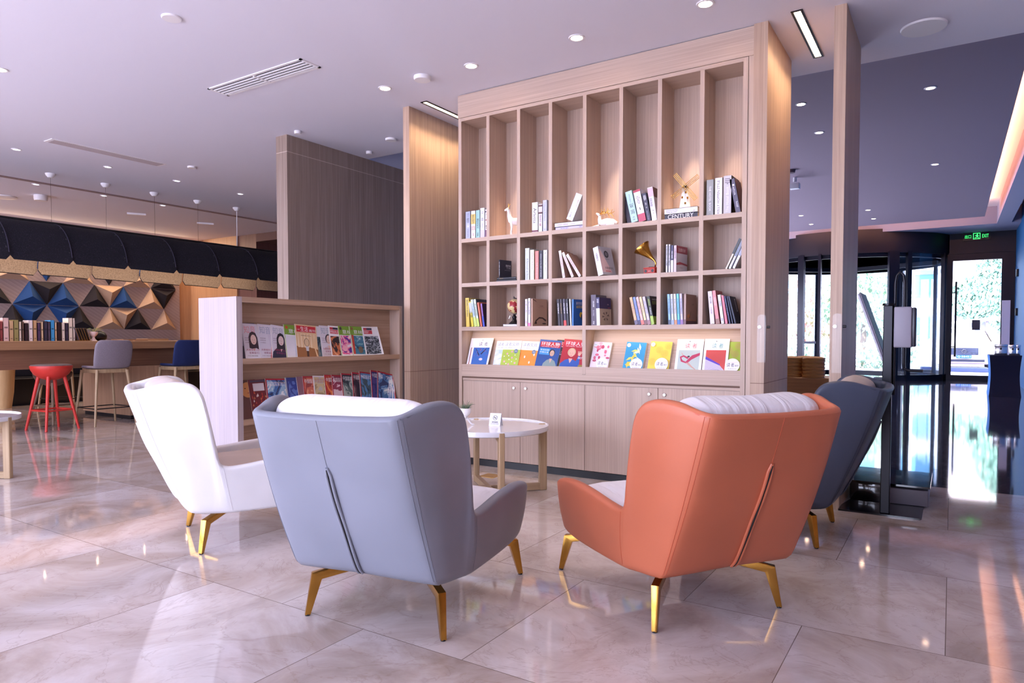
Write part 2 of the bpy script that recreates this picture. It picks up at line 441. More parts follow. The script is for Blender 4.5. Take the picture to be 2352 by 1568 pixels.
for i, (x, y, w_) in enumerate([(-8.83, 3.54, 'beside the slim grille, nearest the left edge'), (-8.78, 4.5, 'past the middle of the slim grille'), (-8.77, 5.39, 'beyond the end of the slim grille'), (-10.59, 4.47, 'left of the first hanging wire'), (-10.58, 5.36, 'on the second hanging wire'), (-8.78, 6.37, 'near the last pendant canopy dome'), (-10.56, 6.25, 'beyond the third hanging wire')]):
    downlight(x, y, 'small unlit round downlight in the cafe ceiling, '+w_, e=.35, energy=0, r=0.045, group='small cafe ceiling downlights', lens=(250, 250, 255), spot=False)
for i, (x, y, w_) in enumerate([(-1.57, 8.86, 'left of the free-standing fin, nearer one'), (-1.57, 10.2, 'left of the free-standing fin, farther one'), (-0.253, 9.07, 'in the middle of the lobby ceiling'), (-0.277, 13.05, 'farther down the middle of the lobby ceiling')]):
    downlight(x, y, 'small round downlight '+w_, e=(14 if i < 2 else 3), energy=((140 if i == 0 else 40) if i < 2 else 4), r=0.055, z=ZL, group='lobby ceiling downlights')
for i, (x, y, w_) in enumerate([(-2.94, 16.8, 'farther left pair, near one'), (-2.95, 18.2, 'farther left pair, far one'), (-1.59, 16.87, 'farther middle pair, near one'), (-1.59, 18.15, 'farther middle pair, far one')]):
    downlight(x, y, 'tiny round downlight deep in the lobby, '+w_, e=8, energy=20, r=0.05, z=ZL, group='lobby ceiling downlights')
ceil_disc('ceiling_disc', 'plain white round ceiling cap near the top left', 'ceiling cap', -4.36, 2.66, 0.062)
ceil_disc('smoke_detector', 'white round detector between two bright downlights', 'detector', -3.634, 4.338, 0.07, 0.03)
ceil_disc('ceiling_dome', 'small white dome on the ceiling above the corner of the grey partition', 'ceiling cap', -5.645, 4.777, 0.035, 0.03)
ceil_disc('ceiling_dome', 'small white dome on the ceiling in the corner nook behind the partition', 'ceiling cap', -5.58, 5.728, 0.035, 0.03)
ceil_disc('ceiling_disc', 'white round ceiling cap left of the oak fin by the dark nook', 'ceiling cap', -5.035, 5.493, 0.06, 0.02)
ceil_disc('ceiling_disc', 'small round ceiling cap beyond the end of the slim grille', 'ceiling cap', -7.9, 5.05, 0.05, 0.02)
ceil_disc('ceiling_speaker', 'flat white oval-looking disc above the pendant shade, left edge', 'ceiling cap', -11.9, 4.6, 0.16, 0.02)
ceil_disc('ceiling_camera', 'white dome camera above the black pendant shade by the second wire', 'camera', -11.35, 4.85, 0.09, 0.08)
# big round speaker
t = thing('ceiling_speaker', 'large round perforated white speaker at the top right', 'speaker', (-0.199, 5.488, ZC))
MB().lathe([(0.118, -0.012), (0.135, -0.012), (0.14, 0)], M_WHITE, 40).build('rim', t)
o = MB()
for i in range(9): o.lathe([(0.012+0.0125*i, -0.010), (0.019+0.0125*i, -0.010), (0.019+0.0125*i, -0.002), (0.012+0.0125*i, -0.002)], mat((205, 205, 215), 0.5), 40)
o.lathe([(0.118, -0.004), (0.001, -0.004)], mat((150, 150, 160), 0.6), 40)
o.build('grille', t)
# linear track lights
for x, nm, yb in ((-0.88, 'long recessed strip light between the two right-hand fins', 4.77), (-4.0, 'long recessed strip light between the left fin and the bookcase', 4.79)):
    t = thing('strip_light', nm, 'ceiling light', (x, yb, ZC))
    o = MB(); o.box(-.036, -.022, 0, .87, -.006, 0.0, M_BLKM); o.box(.022, .036, 0, .87, -.006, 0, M_BLKM); o.box(-.022, .022, 0, .012, -.006, 0, M_BLKM); o.box(-.022, .022, .858, .87, -.006, 0, M_BLKM)
    o.build('frame', t)
    o = MB()
    for i in range(30): o.box(-.02, .02, .014+i*.0281, .014+i*.0281+.0255, -.003, -.001, lit((255, 225, 195), 7))
    o.build('diffuser', t)
    for q in (.12, .33, .54, .75):
        l = D.lights.new('strip_beam', 'SPOT'); l.spot_size = R(120); l.spot_blend = .8; l.shadow_soft_size = .015; l.energy = 9; l.color = (1, .74, .48)
        lo = D.objects.new('strip_beam', l); C.objects.link(lo); lo.parent = t; lo.location = (0, q, -.012)
# air grilles
t = thing('air_vent', 'white slotted air grille in the ceiling above the magazine rack', 'vent', (-4.75, 3.66, ZC))
o = MB()
for s_ in (-1, 1): o.box(-.58, .58, s_*.10-.02*(s_ > 0), s_*.10+.02*(s_ < 0), -.008, 0, M_WHITE); o.box(s_*.58-.02*(s_ > 0), s_*.58+.02*(s_ < 0), -.10, .10, -.008, 0, M_WHITE)
o.build('frame', t)
o = MB()
for i in range(4): o.box(-.56, .56, -.055+i*.036, -.043+i*.036, -.010, -.002, M_WHITE)
for i in range(36): o.box(-.55+i*.0314, -.547+i*.0314, -.08, .08, -.0022, -.001, mat((150, 148, 160), .6))
o.box(-.01, .01, -.08, .08, -.012, 0, M_WHITE)
o.build('slats', t)
MB().box(-.56, .56, -.08, .08, -.0015, -.0005, M_BLACK).build('backing', t)
t = thing('air_vent', 'slim plain air grille in the ceiling over the stools', 'vent', (-8.12, 4.18, ZC))
MB().box(-.09, .09, -.63, .63, -.006, 0, M_WHITE).build('frame', t)
o = MB()
for i in range(7): o.box(-.075+i*.022, -.066+i*.022, -.60, .60, -.010, -.006, mat((196, 184, 188), .6))
o.build('slats', t)
# cafe ceiling trims and white line light
struct(B(-10.45, -10.38, 2.0, 8.9, ZC-.012, ZC, m=mat((150, 128, 130), .7)).build('trim_1'), 'thin grey groove line running along the cafe ceiling')
t = thing('linear_lamp', 'thin white linear lamp on the ceiling beside the grey partition', 'ceiling light', (-7.3, 7.35, ZC))
MB().box(-.9, .9, -.03, .03, -.02, 0, lit((245, 240, 255), 1.6)).build('body', t)
for (x, y) in ((-11.6, 6.4), (-11.5, 7.6)):
    t = thing('track_spotlight', 'slim white ceiling spotlight beyond the pendant, ' + ('nearer one' if y < 7 else 'farther one'), 'ceiling light', (x, y, ZC), R(60))
    MB().box(-.14, .14, -.02, .02, -.03, 0, M_WHITE).build('body', t)
# warm wash on the left
light('cafe_cove', 'AREA', (-13.7, 5.6, 3.15), 95, (1, .70, .46), (0, R(-20), 0), shape='RECTANGLE', size=.1, size_y=6.0)
# ================================================================ bookcase
YF, YB = 4.84, 5.10
XL_, XR_ = -3.652, -1.196
bk = thing('bookcase', 'tall built-in oak bookcase with eight bays, magazine trays and cupboards below', 'bookcase', ((XL_+XR_)/2, YF, 0))
ox = (XL_+XR_)/2
def bb(name, m, *boxes, label=None, parent=bk):
    o = MB()
    for b in boxes:
        bev = b[6] if len(b) > 6 else 0
        o.box(b[0]-ox, b[1]-ox, b[2]-YF, b[3]-YF, b[4], b[5], m, bev=bev)
    r = o.build(name, parent)
    if label: r['label'] = label
    return r
Z1, Z2, Z3 = 1.968, 1.583, 1.203
DIV = [-3.340, -3.034, -2.733, -2.429, -2.124, -1.820, -1.509]
bb('side_panel', M_OAKV, (XL_, XL_+.032, YF, YB+.02, 0.055, 3.01))
bb('side_panel', M_OAKV, (-1.228, -1.196, YF, YB+.02, 0.055, 3.01), (-1.193, -1.158, YF+.004, YB+.02, 0.055, 3.15))
for i, x in enumerate(DIV):
    lo = 0.82 if i == 3 else 1.19
    bb('divider', M_OAKV, (x-.015, x+.015, YF, YB, lo, 2.985))
bb('back_panel', M_OAKV, (XL_, -1.158, YB, YB+.02, 0.055, 3.0))
bb('header', M_OAKH, (XL_-.002, -1.158, YF-.004, YB+.02, 3.013, 3.205))
bb('top_rail', M_OAKH, (XL_+.03, -1.226, YF, YB, 2.983, 3.010))
ends = [XL_+.032]+[v for x in DIV for v in (x-.015, x+.015)]+[-1.228]
for z in (Z1, Z2):
    for i in range(8): bb('shelf', M_OAKH, (ends[2*i], ends[2*i+1], YF+.001, YB, z-.033, z))
for a, b in ((XL_+.032, DIV[3]-.015), (DIV[3]+.015, -1.228)):
    bb('shelf', M_OAKH, (a, b, YF+.001, YB, Z3-.033, Z3))
    o = MB(); xx0, xx1 = a-ox, b-ox                     # slanted magazine board
    o.add([(xx0, .055, .83), (xx1, .055, .83), (xx1, .17, 1.17), (xx0, .17, 1.17), (xx0, .067, .826), (xx1, .067, .826), (xx1, .182, 1.17), (xx0, .182, 1.17)],
          [(0, 1, 2, 3), (4, 7, 6, 5), (0, 4, 5, 1), (3, 2, 6, 7), (0, 3, 7, 4), (1, 5, 6, 2)], M_OAKH)
    o.build('magazine_board', bk)
    bb('tray_floor', M_OAKH, (a, b, YF+.020, YF+.075, .846, .861))
    bb('tray_lip', M_OAKH, (a, b, YF+.002, YF+.020, .818, .878))
    l = D.lights.new('shelf_strip', 'AREA'); l.shape = 'RECTANGLE'; l.size = b-a-.1; l.size_y = .03; l.energy = .7; l.color = (1, .8, .6)
    lo = D.objects.new('shelf_strip', l); C.objects.link(lo); lo.parent = bk; lo.location = ((a+b)/2-ox, .03, Z3-.040); lo.rotation_euler = (R(55), 0, 0)
bb('counter', M_OAKH, (XL_+.032, -1.228, YF+.0, YB, .772, .818))
bb('shadow_gap', mat((120, 92, 78), .7), (XL_+.032, -1.228, YF+.012, YB, .757, .772))
bb('rail', M_OAKH, (XL_+.040, -1.229, YF+.003, YB, .738, .757))
doors = [-3.612, -3.020, -2.422, -1.821, -1.228]
for i in range(4):
    d = MB().box(doors[i]-ox+.002, doors[i+1]-ox-.002, .006, .026, .062, .736, M_OAKV).build('door', bk)
    kx = (-3.080, -2.965, -1.888, -1.770)[i]-ox
    kb = MB().lathe([(.0115, 0), (.0125, .004), (.0125, .010), (.010, .012), (.0001, .012)], M_CHROME, 20, M=Matrix.Translation((kx, .006, .688)) @ Matrix.Rotation(R(90), 4, 'X'))
    kb.box(kx-.0012, kx+.0012, -.0066, -.0058, .682, .694, M_BLACK).build('lock', d)
bb('carcass', mat((110, 84, 70), .8), (XL_+.034, -1.23, YF+.027, YB, .06, .74))
bb('plinth', M_BLACK, (XL_+.005, -1.17, YF+.015, YB, 0, .056), label='glossy black plinth')
for xb, e_ in ((-3.187, 5), (-2.58, 1.5), (-2.277, 6), (-1.665, 7), (-1.36, 4), (-2.885, 1.5)):
    l = D.lights.new('bay_spot', 'SPOT'); l.energy = e_*13; l.color = (1, .76, .58); l.spot_size = R(28); l.spot_blend = .7; l.shadow_soft_size = .012
    lo = D.objects.new('bay_spot', l); C.objects.link(lo); lo.parent = bk; lo.location = (xb-ox+.02, .10, 2.965); lo.rotation_euler = (R(4), 0, 0)
# ---------------------------------------------------------------- books
PAGE = (232, 226, 216)
def W_(c): return c
def book(label, x0, x1, z, h, col, d=.165, tilt=0, y=4.862, rz=0, pr=None, cov=None, side=None, group=None, page=PAGE, name='book', m=None, cat='book', col2=None, lay=0):
    """upright book, spine towards the room (-y), cover on the right (+x) side"""
    w_ = x1-x0; th = R(tilt)
    if lay:   # lying flat: x0..x1 long, h thick
        t = thing(name, label, cat, (x0, y, z), R(rz), group)
        o = MB(); mm = m or mat(col, .45); o.box(0, w_, 0, d, 0, .0025, mm); o.box(0, w_, 0, d, h-.0025, h, mm); o.box(0, w_, 0, .003, 0, h, mm, bev=0)
        o.build('cover', t); MB().box(.003, w_-.003, .003, d-.003, .0025, h-.0025, mat(page, .8)).build('pages', t)
        if pr:
            P = Print(); pr(P, w_, h); P.build(t, name='lettering')
        return t
    zz = z+(w_*sin(th) if th > 0 else 0)
    t = thing(name, label, cat, (x0, y, zz+.0004), (0, th, R(rz)), group)
    mm = m or mat(col, .42); o = MB(); c = .0022 if w_ > .01 else .0012
    o.box(0, c, 0, d, 0, h, mm); o.box(w_-c, w_, 0, d, 0, h, mm if side is None else side); o.box(0, w_, 0, .0028, 0, h, mm, bev=0)
    o.build('cover', t)
    MB().box(c, w_-c, .0028, d-.003, .002, h-.003, mat(page, .8)).build('pages', t)
    if pr:
        P = Print(); pr(P, w_, h); P.build(t, name='lettering')
    if cov:
        P = Print(); cov(P, d, h); P.build(t, (w_, 0, 0), (0, 0, R(90)), 'lettering')
    return t
def spine(txt, col, v0=.2, v1=.8, u0=.25, u1=.75, rot=90, extra=None, fit=True):
    def f(P, w_, h):
        if extra: extra(P, w_, h)
        P.text(txt, w_*u0, w_*u1, h*v0, h*v1, col, rot=rot, fit=fit)
    return f
def stk(txt): return '\n'.join(txt)
def spines(*items, bands=()):
    """items: (text, v0, v1, col[, u0, u1, rot]); bands: (v0, v1, col)"""
    def f(P, w_, h):
        for a, b, c in bands: P.rect(0, w_, h*a, h*b, c)
        for it in items:
            t_, a, b, c = it[:4]; u0, u1 = (it[4], it[5]) if len(it) > 5 else (.22, .78); r_ = it[6] if len(it) > 6 else 0
            P.text(stk(t_) if r_ == 0 else t_, w_*u0, w_*u1, h*a, h*b, c, rot=r_, fit=(r_ != 0))
    return f
DK = (50, 48, 62); LT = (240, 238, 245); RED = (190, 40, 60); GD = (150, 118, 60)
S1 = 'books standing on the upper shelf'; S2 = 'books on the second shelf'; S3 = 'books on the third shelf'
# upper shelf, bay 1
book('light grey-blue book, first on the upper shelf of the bookcase', -3.593, -3.541, Z1, .236, (176, 182, 206), group=S1, pr=spines(('设计', .78, .95, (120, 120, 150)), ('居住', .60, .76, DK), ('之道', .42, .56, LT), ('room', .06, .34, (120, 120, 150), .3, .7, 90)))
book('cream book with a yellow title label beside the mint book', -3.534, -3.487, Z1, .237, (238, 226, 228), group=S1, pr=spines(('家的样子', .52, .86, DK), ('日', .30, .44, RED), ('编著', .08, .2, (200, 150, 150), .35, .65), bands=((.52, .88, (222, 196, 110)),)))
book('mint green book with black title between cream and white books', -3.483, -3.440, Z1, .238, (160, 206, 206), group=S1, pr=spines(('INTERIOR', .74, .93, (110, 160, 170), .4, .6, 90), ('最好的时光', .34, .70, DK), ('出版', .06, .2, DK, .3, .7)))
book('tall white book with grey title and lilac foot on the upper shelf', -3.436, -3.391, Z1, .252, (240, 238, 244), group=S1, pr=spines(('平 面', .56, .88, (90, 90, 110)), ('设计', .30, .50, (130, 130, 150), .3, .7), bands=((0, .26, (206, 198, 224)),)))
def dots(P, w_, h):
    P.rect(0, w_, 0, h*.26, (120, 80, 110))
    for i, (a, b, c) in enumerate([(.3, .92, DK), (.7, .82, DK), (.4, .62, (150, 70, 70)), (.75, .55, (210, 140, 120)), (.5, .40, DK), (.6, .33, DK)]): P.ell(w_*a, h*b, w_*.22, w_*.22, c)
book('narrow spotted book pressed against the first divider', -3.386, -3.358, Z1, .235, (226, 220, 228), group=S1, pr=dots)
# bay 3
book('thick white book titled Arletta on its spine', -2.918, -2.860, Z1, .244, (242, 240, 244), group=S1, pr=spines(('Arletta', .20, .92, DK, .22, .74, 90), bands=((.02, .07, (110, 40, 70)),)))
book('white book with dark brown portrait head between Arletta and the pale blue book', -2.856, -2.819, Z1, .222, (236, 232, 238), group=S1, pr=spines(('建筑', .34, .62, (170, 130, 150)), ('集', .2, .32, (160, 90, 90)), bands=((.66, .98, (90, 50, 52)), (.72, .92, (226, 214, 220)),)))
book('pale blue tall book titled Concrete beside the divider', -2.815, -2.776, Z1, .252, (206, 210, 236), group=S1, pr=spines(('Concrete Furniture', .34, .93, (110, 110, 150), .3, .72, 90), ('V', .03, .1, (130, 130, 170), .3, .7)))
# bay 4: stack and leaning book
GS = 'books lying flat as stands'
book('pale lilac book lying flat, lowest of the pair under the leaning white book', -2.697, -2.452, Z1, .024, (196, 194, 236), d=.19, lay=1, group=GS, pr=lambda P, w_, h: (P.text('HOTEL 设计', w_*.12, w_*.55, h*.25, h*.75, (90, 80, 150), fit=True), P.text('建筑', w_*.85, w_*.97, h*.3, h*.7, (120, 110, 170), fit=True)))
book('white book lying flat directly under the leaning white book', -2.704, -2.452, Z1+.0242, .034, (238, 234, 240), d=.19, lay=1, group=GS, pr=lambda P, w_, h: (P.text('空间设计·理想家', w_*.06, w_*.48, h*.25, h*.75, (150, 130, 150), fit=True), P.text('著 编 者', w_*.56, w_*.74, h*.3, h*.6, (170, 160, 180), fit=True)))
book('white double book leaning right on top of the flat white book', -2.60, -2.538, Z1+.0585, .215, (242, 240, 244), tilt=24, d=.15, group=S1, pr=spines(('二〇一八', .62, .86, (150, 150, 170), .14, .34), ('城市之光', .52, .80, (170, 120, 110), .62, .82), ('作品集', .10, .3, (150, 150, 170), .3, .5)))
# bay 6
book('black book at the left end of the leaning group, behind the mint one', -2.088, -2.052, Z1, .205, (46, 36, 56), tilt=-13, y=4.885, group=S1)
book('mint book leaning left beside the red and white book', -2.046, -1.990, Z1, .240, (190, 226, 228), tilt=-13, group=S1, pr=spines(('IMAGING', .62, .90, (110, 130, 140), .4, .6, 90), ('创意 空间', .26, .60, DK), ('出 版', .06, .18, DK, .35, .65)))
book('white book with red head and foot leaning between mint and slate books', -1.985, -1.928, Z1, .243, (240, 234, 240), tilt=-12, group=S1, pr=spines(('ENERGY', .55, .80, (120, 110, 130), .3, .7, 0), ('丨', .36, .44, DK, .45, .55), bands=((0, .24, (196, 84, 112)), (.93, 1, (180, 70, 90)))), cov=lambda P, d, h: P.rect(0, d, 0, h*.24, (150, 20, 50)))
book('slate grey book with white characters, lowest of the leaning group', -1.922, -1.887, Z1, .212, (72, 72, 92), tilt=-12, group=S1, pr=spines(('国学', .74, .92, LT), ('孟子·论', .46, .66, LT, .35, .65), ('TAICHI SPACES', .04, .38, (190, 190, 210), .3, .6, 90)))
book('white book with pink photo head leaning left beside the divider', -1.884, -1.842, Z1, .250, (240, 234, 240), tilt=-9, group=S1, pr=spines(('自然思想', .42, .68, (100, 100, 130), .15, .6), ('著 作', .2, .32, DK, .4, .62), bands=((.72, .98, (226, 196, 208)),)), cov=lambda P, d, h: P.rect(0, d, h*.7, h, (150, 110, 100)))
# bay 7
book('black book titled CENTURY lying flat under the white hotel yearbook', -1.786, -1.542, Z1, .036, (52, 50, 66), d=.2, lay=1, group=GS, pr=lambda P, w_, h: P.text('CENTURY', w_*.10, w_*.88, h*.06, h*.94, LT))
book('white Design Hotels yearbook lying flat under the white windmill', -1.788, -1.543, Z1+.0362, .040, (240, 238, 244), d=.2, lay=1, group=GS, pr=lambda P, w_, h: (P.text('DESIGN HOTELS', w_*.05, w_*.42, h*.55, h*.82, (130, 120, 150)), P.text('YEAR BOOKS', w_*.05, w_*.38, h*.2, h*.45, (130, 120, 150)), P.ell(w_*.9, h*.3, h*.1, h*.1, (150, 120, 150))))
# bay 8
book('grey-green book titled THE HOTEL BOOK in bold capitals', -1.481, -1.429, Z1, .250, (160, 162, 164), d=.19, group=S1, pr=spines(('THE HOTEL BOOK', .12, .82, LT, .22, .80, 90), ('T N', .01, .05, DK, .3, .7)))
book('thick white book titled KELLY HOPPEN STYLE', -1.421, -1.368, Z1, .256, (242, 236, 244), d=.19, group=S1, pr=spines(('KELLY HOPPEN STYLE', .03, .93, (80, 78, 100), .28, .66, 270)))
book('pale grey book titled The Hotel Book', -1.362, -1.305, Z1, .263, (204, 200, 206), d=.20, group=S1, side=mat((26, 18, 34), .4), pr=spines(('The Hotel Book', .04, .72, LT, .28, .72, 270), ('·', .78, .8, DK, .4, .6), ('III', .80, .94, (120, 110, 130), .2, .8, 90)))
book('dark grey book with white title leaning in the last bay of the upper shelf', -1.276, -1.240, Z1, .238, (96, 92, 116), tilt=-11, group=S1, side=mat((70, 34, 56), .5), pr=spines(('■ eathuola', .52, .84, LT, .3, .8, 90), ('hotel', .16, .32, LT, .4, .8, 90)))
# second shelf, bay 2
book('black paperback lying flat, lowest under the small black standing book', -3.268, -3.066, Z2, .016, (34, 30, 42), d=.13, lay=1, group=GS)
book('black paperback lying flat, upper, under the small black standing book', -3.262, -3.074, Z2+.0162, .018, (28, 26, 40), d=.125, lay=1, group=GS, pr=lambda P, w_, h: P.text('英语文学', w_*.1, w_*.35, h*.25, h*.75, GD, fit=True))
book('small black book standing on two flat black paperbacks', -3.250, -3.236, Z2+.0345, .150, (44, 46, 62), d=.135, y=4.87, rz=-14, group=S2, pr=spines(('世界文学', .1, .9, LT, .2, .8)), cov=lambda P, d, h: (P.text('我的名', d*.50, d*.92, h*.62, h*.76, LT, fit=True), P.text('丁丁代', d*.56, d*.92, h*.5, h*.6, LT, fit=True), P.rect(d*.4, d*.9, h*.43, h*.435, LT)))
# bay 3
book('tall pale sage book titled A Farewell to Arms', -2.984, -2.941, Z2, .262, (206, 216, 214), group=S2, pr=spines(('A Farewell to Arms', .03, .68, (110, 120, 130), .3, .8, 90)))
book('cream book titled GIORGIO MORANDI', -2.937, -2.896, Z2, .245, (240, 228, 206), group=S2, pr=spines(('GIORGIO MORANDI', .32, .92, (130, 126, 150), .3, .74, 90), ('A Retrospective', .03, .28, (150, 140, 150), .4, .7, 90)))
book('salmon pink narrow book beside the black one on the second shelf', -2.888, -2.852, Z2, .232, (224, 140, 134), group=S2, pr=spines(('THE TRUE BOOK', .04, .6, (240, 200, 196), .35, .7, 90)))
book('black book with fine white lettering between pink and white books', -2.849, -2.814, Z2, .233, (46, 42, 58), group=S2, pr=spines(('DESIGN HOTEL BEST OF BOOK', .05, .92, (200, 196, 210), .35, .62, 90)))
book('white book titled FURNITURE NEXT', -2.811, -2.773, Z2, .235, (240, 238, 246), group=S2, pr=spines(('N.', .84, .93, (80, 80, 100), .3, .7, 90), ('FURNITURE', .48, .80, (90, 90, 120), .3, .7, 90), ('NEXT', .26, .42, (60, 60, 90), .35, .68, 90)))
# bay 4 leaning
for i, (x, tl, w_) in enumerate([(-2.632, -10, 'first from the left, nearly upright'), (-2.553, -24, 'second from the left'), (-2.487, -33, 'third from the left'), ]):
    book('white paperback with pink title leaning in a fan, '+w_, x, x+.026, Z2, .222-.004*i, (238, 226, 226), tilt=tl, d=.15, group=S2, pr=spines(('北欧风格设计', .3, .85, (190, 110, 120), .3, .7), ('出版', .08, .2, (190, 130, 130), .35, .65)), side=mat((168, 128, 112), .5))
# bay 5
book('white paperback with grey and pink cover titled 大数据时代 leaning left', -2.318, -2.268, Z2, .228, (242, 240, 244), tilt=-14, d=.17, rz=-12, group=S2, side=mat((196, 196, 206), .5), pr=spines(('大数据时代', .5, .8, (60, 60, 80), .3, .7)),
     cov=lambda P, d, h: (P.poly([(0, .02), (0, h*.9), (d*.12, h*.9), (d*.75, .02)], (236, 206, 210)), P.ell(d*.52, h*.74, d*.17, d*.17, (70, 70, 80)), P.ell(d*.52, h*.74, d*.1, d*.1, (130, 130, 140)), P.rect(d*.4, d*.68, h*.56, h*.57, (110, 110, 120)), P.text('大数据时代', d*.24, d*.86, h*.20, h*.29, (40, 40, 60)), P.rect(d*.24, d*.62, h*.12, h*.145, (210, 90, 100))))
# bay 7 of the second shelf
book('thin white volume with vertical black title, left of its twin', -1.776, -1.760, Z2, .205, (226, 226, 236), group=S2, d=.14, pr=spines(('中国古典文学名著', .25, .95, DK, .2, .8)))
book('thin white volume with vertical black title, right of its twin', -1.756, -1.740, Z2, .204, (222, 222, 232), group=S2, d=.14, pr=spines(('中国古典文学精选', .25, .95, DK, .2, .8)))
book('dark blue and white narrow volume beside the red-topped poetry book', -1.737, -1.718, Z2, .196, (72, 72, 110), group=S2, d=.14, pr=spines(('诗集', .5, .8, LT), bands=((0, .45, (226, 222, 232)),)))
book('grey poetry book with red head titled 志摩的诗', -1.715, -1.694, Z2, .193, (220, 206, 220), d=.172, rz=-8, group=S2, side=mat((206, 202, 214), .5), pr=spines(('志摩的诗', .5, .9, (140, 60, 90))),
     cov=lambda P, d, h: (P.rect(0, d, h*.72, h, (164, 70, 90)), P.text('志摩的诗', d*.18, d*.82, h*.78, h*.92, (240, 220, 226), fit=True), P.poly([(0, h*.33), (d*.3, h*.40), (d*.55, h*.38), (d, h*.34), (d, h*.27), (d*.5, h*.31), (0, h*.27)], (170, 66, 84)), P.text('徐志摩 著', d*.25, d*.6, h*.16, h*.21, (120, 110, 130), fit=True)))
book('tiny orange and black booklet at the back, beside the divider', -1.556, -1.536, Z2, .115, (60, 54, 60), d=.08, tilt=5, y=4.95, group=S2, pr=spines(bands=((0, .5, (226, 150, 60)),)))
# bay 8
book('thin cream and black paperback leaning right, leftmost of three', -1.345, -1.329, Z2, .225, (232, 226, 206), tilt=25, d=.14, group=S2, pr=spines(bands=((.5, 1, (70, 74, 80)),)))
book('thin white and slate paperback leaning right, middle of three', -1.322, -1.304, Z2, .222, (236, 236, 244), tilt=25, d=.14, group=S2, pr=spines(bands=((.42, .96, (140, 150, 172)),)))
book('thin white paperback leaning right, rightmost of three', -1.296, -1.276, Z2, .190, (240, 240, 246), tilt=25, d=.14, group=S2, pr=spines(bands=((.5, .96, (170, 176, 200)),)))
# third shelf bay 1
book('tall yellow book with black title, leftmost on the third shelf', -3.590, -3.550, Z3, .252, (236, 206, 96), tilt=-2, group=S3, side=mat((214, 192, 110), .5), pr=spines(('健康与智慧', .35, .95, DK, .3, .7)), cov=lambda P, d, h: [P.ell(d*(.2+.25*(i % 3)), h*(.15+.22*(i//3)), d*.09, d*.09, (70, 50, 40)) for i in range(12)])
book('yellow and black book leaning beside the tall yellow one', -3.532, -3.505, Z3, .222, (232, 214, 70), tilt=-8, group=S3, side=mat((40, 32, 30), .5), pr=spines(('美味', .35, .6, DK, .2, .8), bands=((.55, .95, (206, 210, 200)),)))
book('pale blue-green book with a lime foot leaning left, left one of two', -3.500, -3.473, Z3, .238, (206, 226, 236), tilt=-10, group=S3, pr=spines(('生活美学馆', .4, .85, (90, 140, 160)), bands=((0, .35, (206, 226, 130)),)))
book('pale green book with a lime foot leaning left, right one of two', -3.470, -3.444, Z3, .240, (222, 236, 220), tilt=-10, group=S3, side=mat((60, 66, 86), .5), pr=spines(('养生食谱', .4, .85, (90, 130, 110)), bands=((0, .3, (206, 226, 120)),)))
book('orange-red thin book leaning left on the third shelf', -3.436, -3.416, Z3, .212, (230, 128, 100), tilt=-10, group=S3)
book('purple and blue thin book with dark cover beside the first divider', -3.408, -3.390, Z3, .200, (150, 110, 190), tilt=-8, group=S3, side=mat((56, 34, 70), .4), pr=spines(bands=((0, .45, (60, 80, 190)),)))
# bay 3
book('thin white book with purple dots, left of the kraft-brown book', -2.984, -2.959, Z3, .224, (240, 236, 246), group=S3, pr=spines(('一带一路', .5, .9, (150, 110, 170)), ('出版', .1, .2, (200, 120, 160))))
book('white book with pink flower foot beside the kraft-brown book', -2.956, -2.930, Z3, .230, (242, 238, 246), group=S3, pr=spines(('春天的故事', .4, .9, (130, 110, 150)), bands=((.0, .12, (226, 120, 170)),)))
book('kraft-brown book with black ink drawing of trees', -2.926, -2.920+.012, Z3, .226, (196, 160, 140), d=.20, rz=-6, group=S3, cov=lambda P, d, h: (P.text('乡土中国', d*.42, d*.78, h*.72, h*.77, (90, 60, 50), fit=True), P.rect(d*.38, d*.82, h*.685, h*.69, (140, 100, 80)), P.poly([(d*.1, h*.08), (d*.2, h*.22), (d*.45, h*.34), (d*.7, h*.33), (d*.95, h*.24), (d*.9, h*.18), (d*.66, h*.28), (d*.45, h*.28), (d*.25, h*.18), (d*.3, h*.09)], (60, 40, 36)), P.ell(d*.8, h*.10, d*.14, h*.025, (60, 40, 36)), P.poly([(0, h*.99), (d*.2, h*.93), (d*.3, h*.86), (d*.22, h*.9), (0, h*.96)], (90, 60, 50))))
# bay 4
for i, (x, c, tc, nm) in enumerate([(-2.672, (44, 30, 44), LT, 'first'), (-2.646, (52, 38, 50), GD, 'second'), (-2.618, (70, 62, 84), LT, 'third'), (-2.592, (34, 30, 46), LT, 'fourth')]):
    book('dark narrow book leaning slightly, %s of the four dark ones left of the blue cover' % nm, x, x+.024, Z3, .214, c, tilt=-4, group=S3, pr=spines(('古代战争史', .45, .85, tc, .25, .75), bands=(((0, .2, (206, 60, 60)),) if i == 2 else ())))
book('narrow cream book between dark books and the blue cover', -2.563, -2.548, Z3, .212, (236, 234, 226), tilt=-3, group=S3)
book('blue book with white and yellow title 最受欢迎的幽默 and a yellow bird', -2.544, -2.530, Z3, .209, (90, 150, 226), d=.17, rz=-12, group=S3, side=mat((36, 96, 176), .4), cov=lambda P, d, h: (P.text('最受欢迎的', d*.12, d*.96, h*.80, h*.91, LT, fit=True), P.text('幽默故事', d*.12, d*.9, h*.66, h*.78, (230, 200, 70), fit=True), P.ell(d*.55, h*.42, d*.12, d*.13, (230, 190, 60)), P.ell(d*.74, h*.34, d*.2, d*.2, (40, 50, 80)), P.ell(d*.84, h*.42, d*.08, d*.08, (240, 170, 90))))
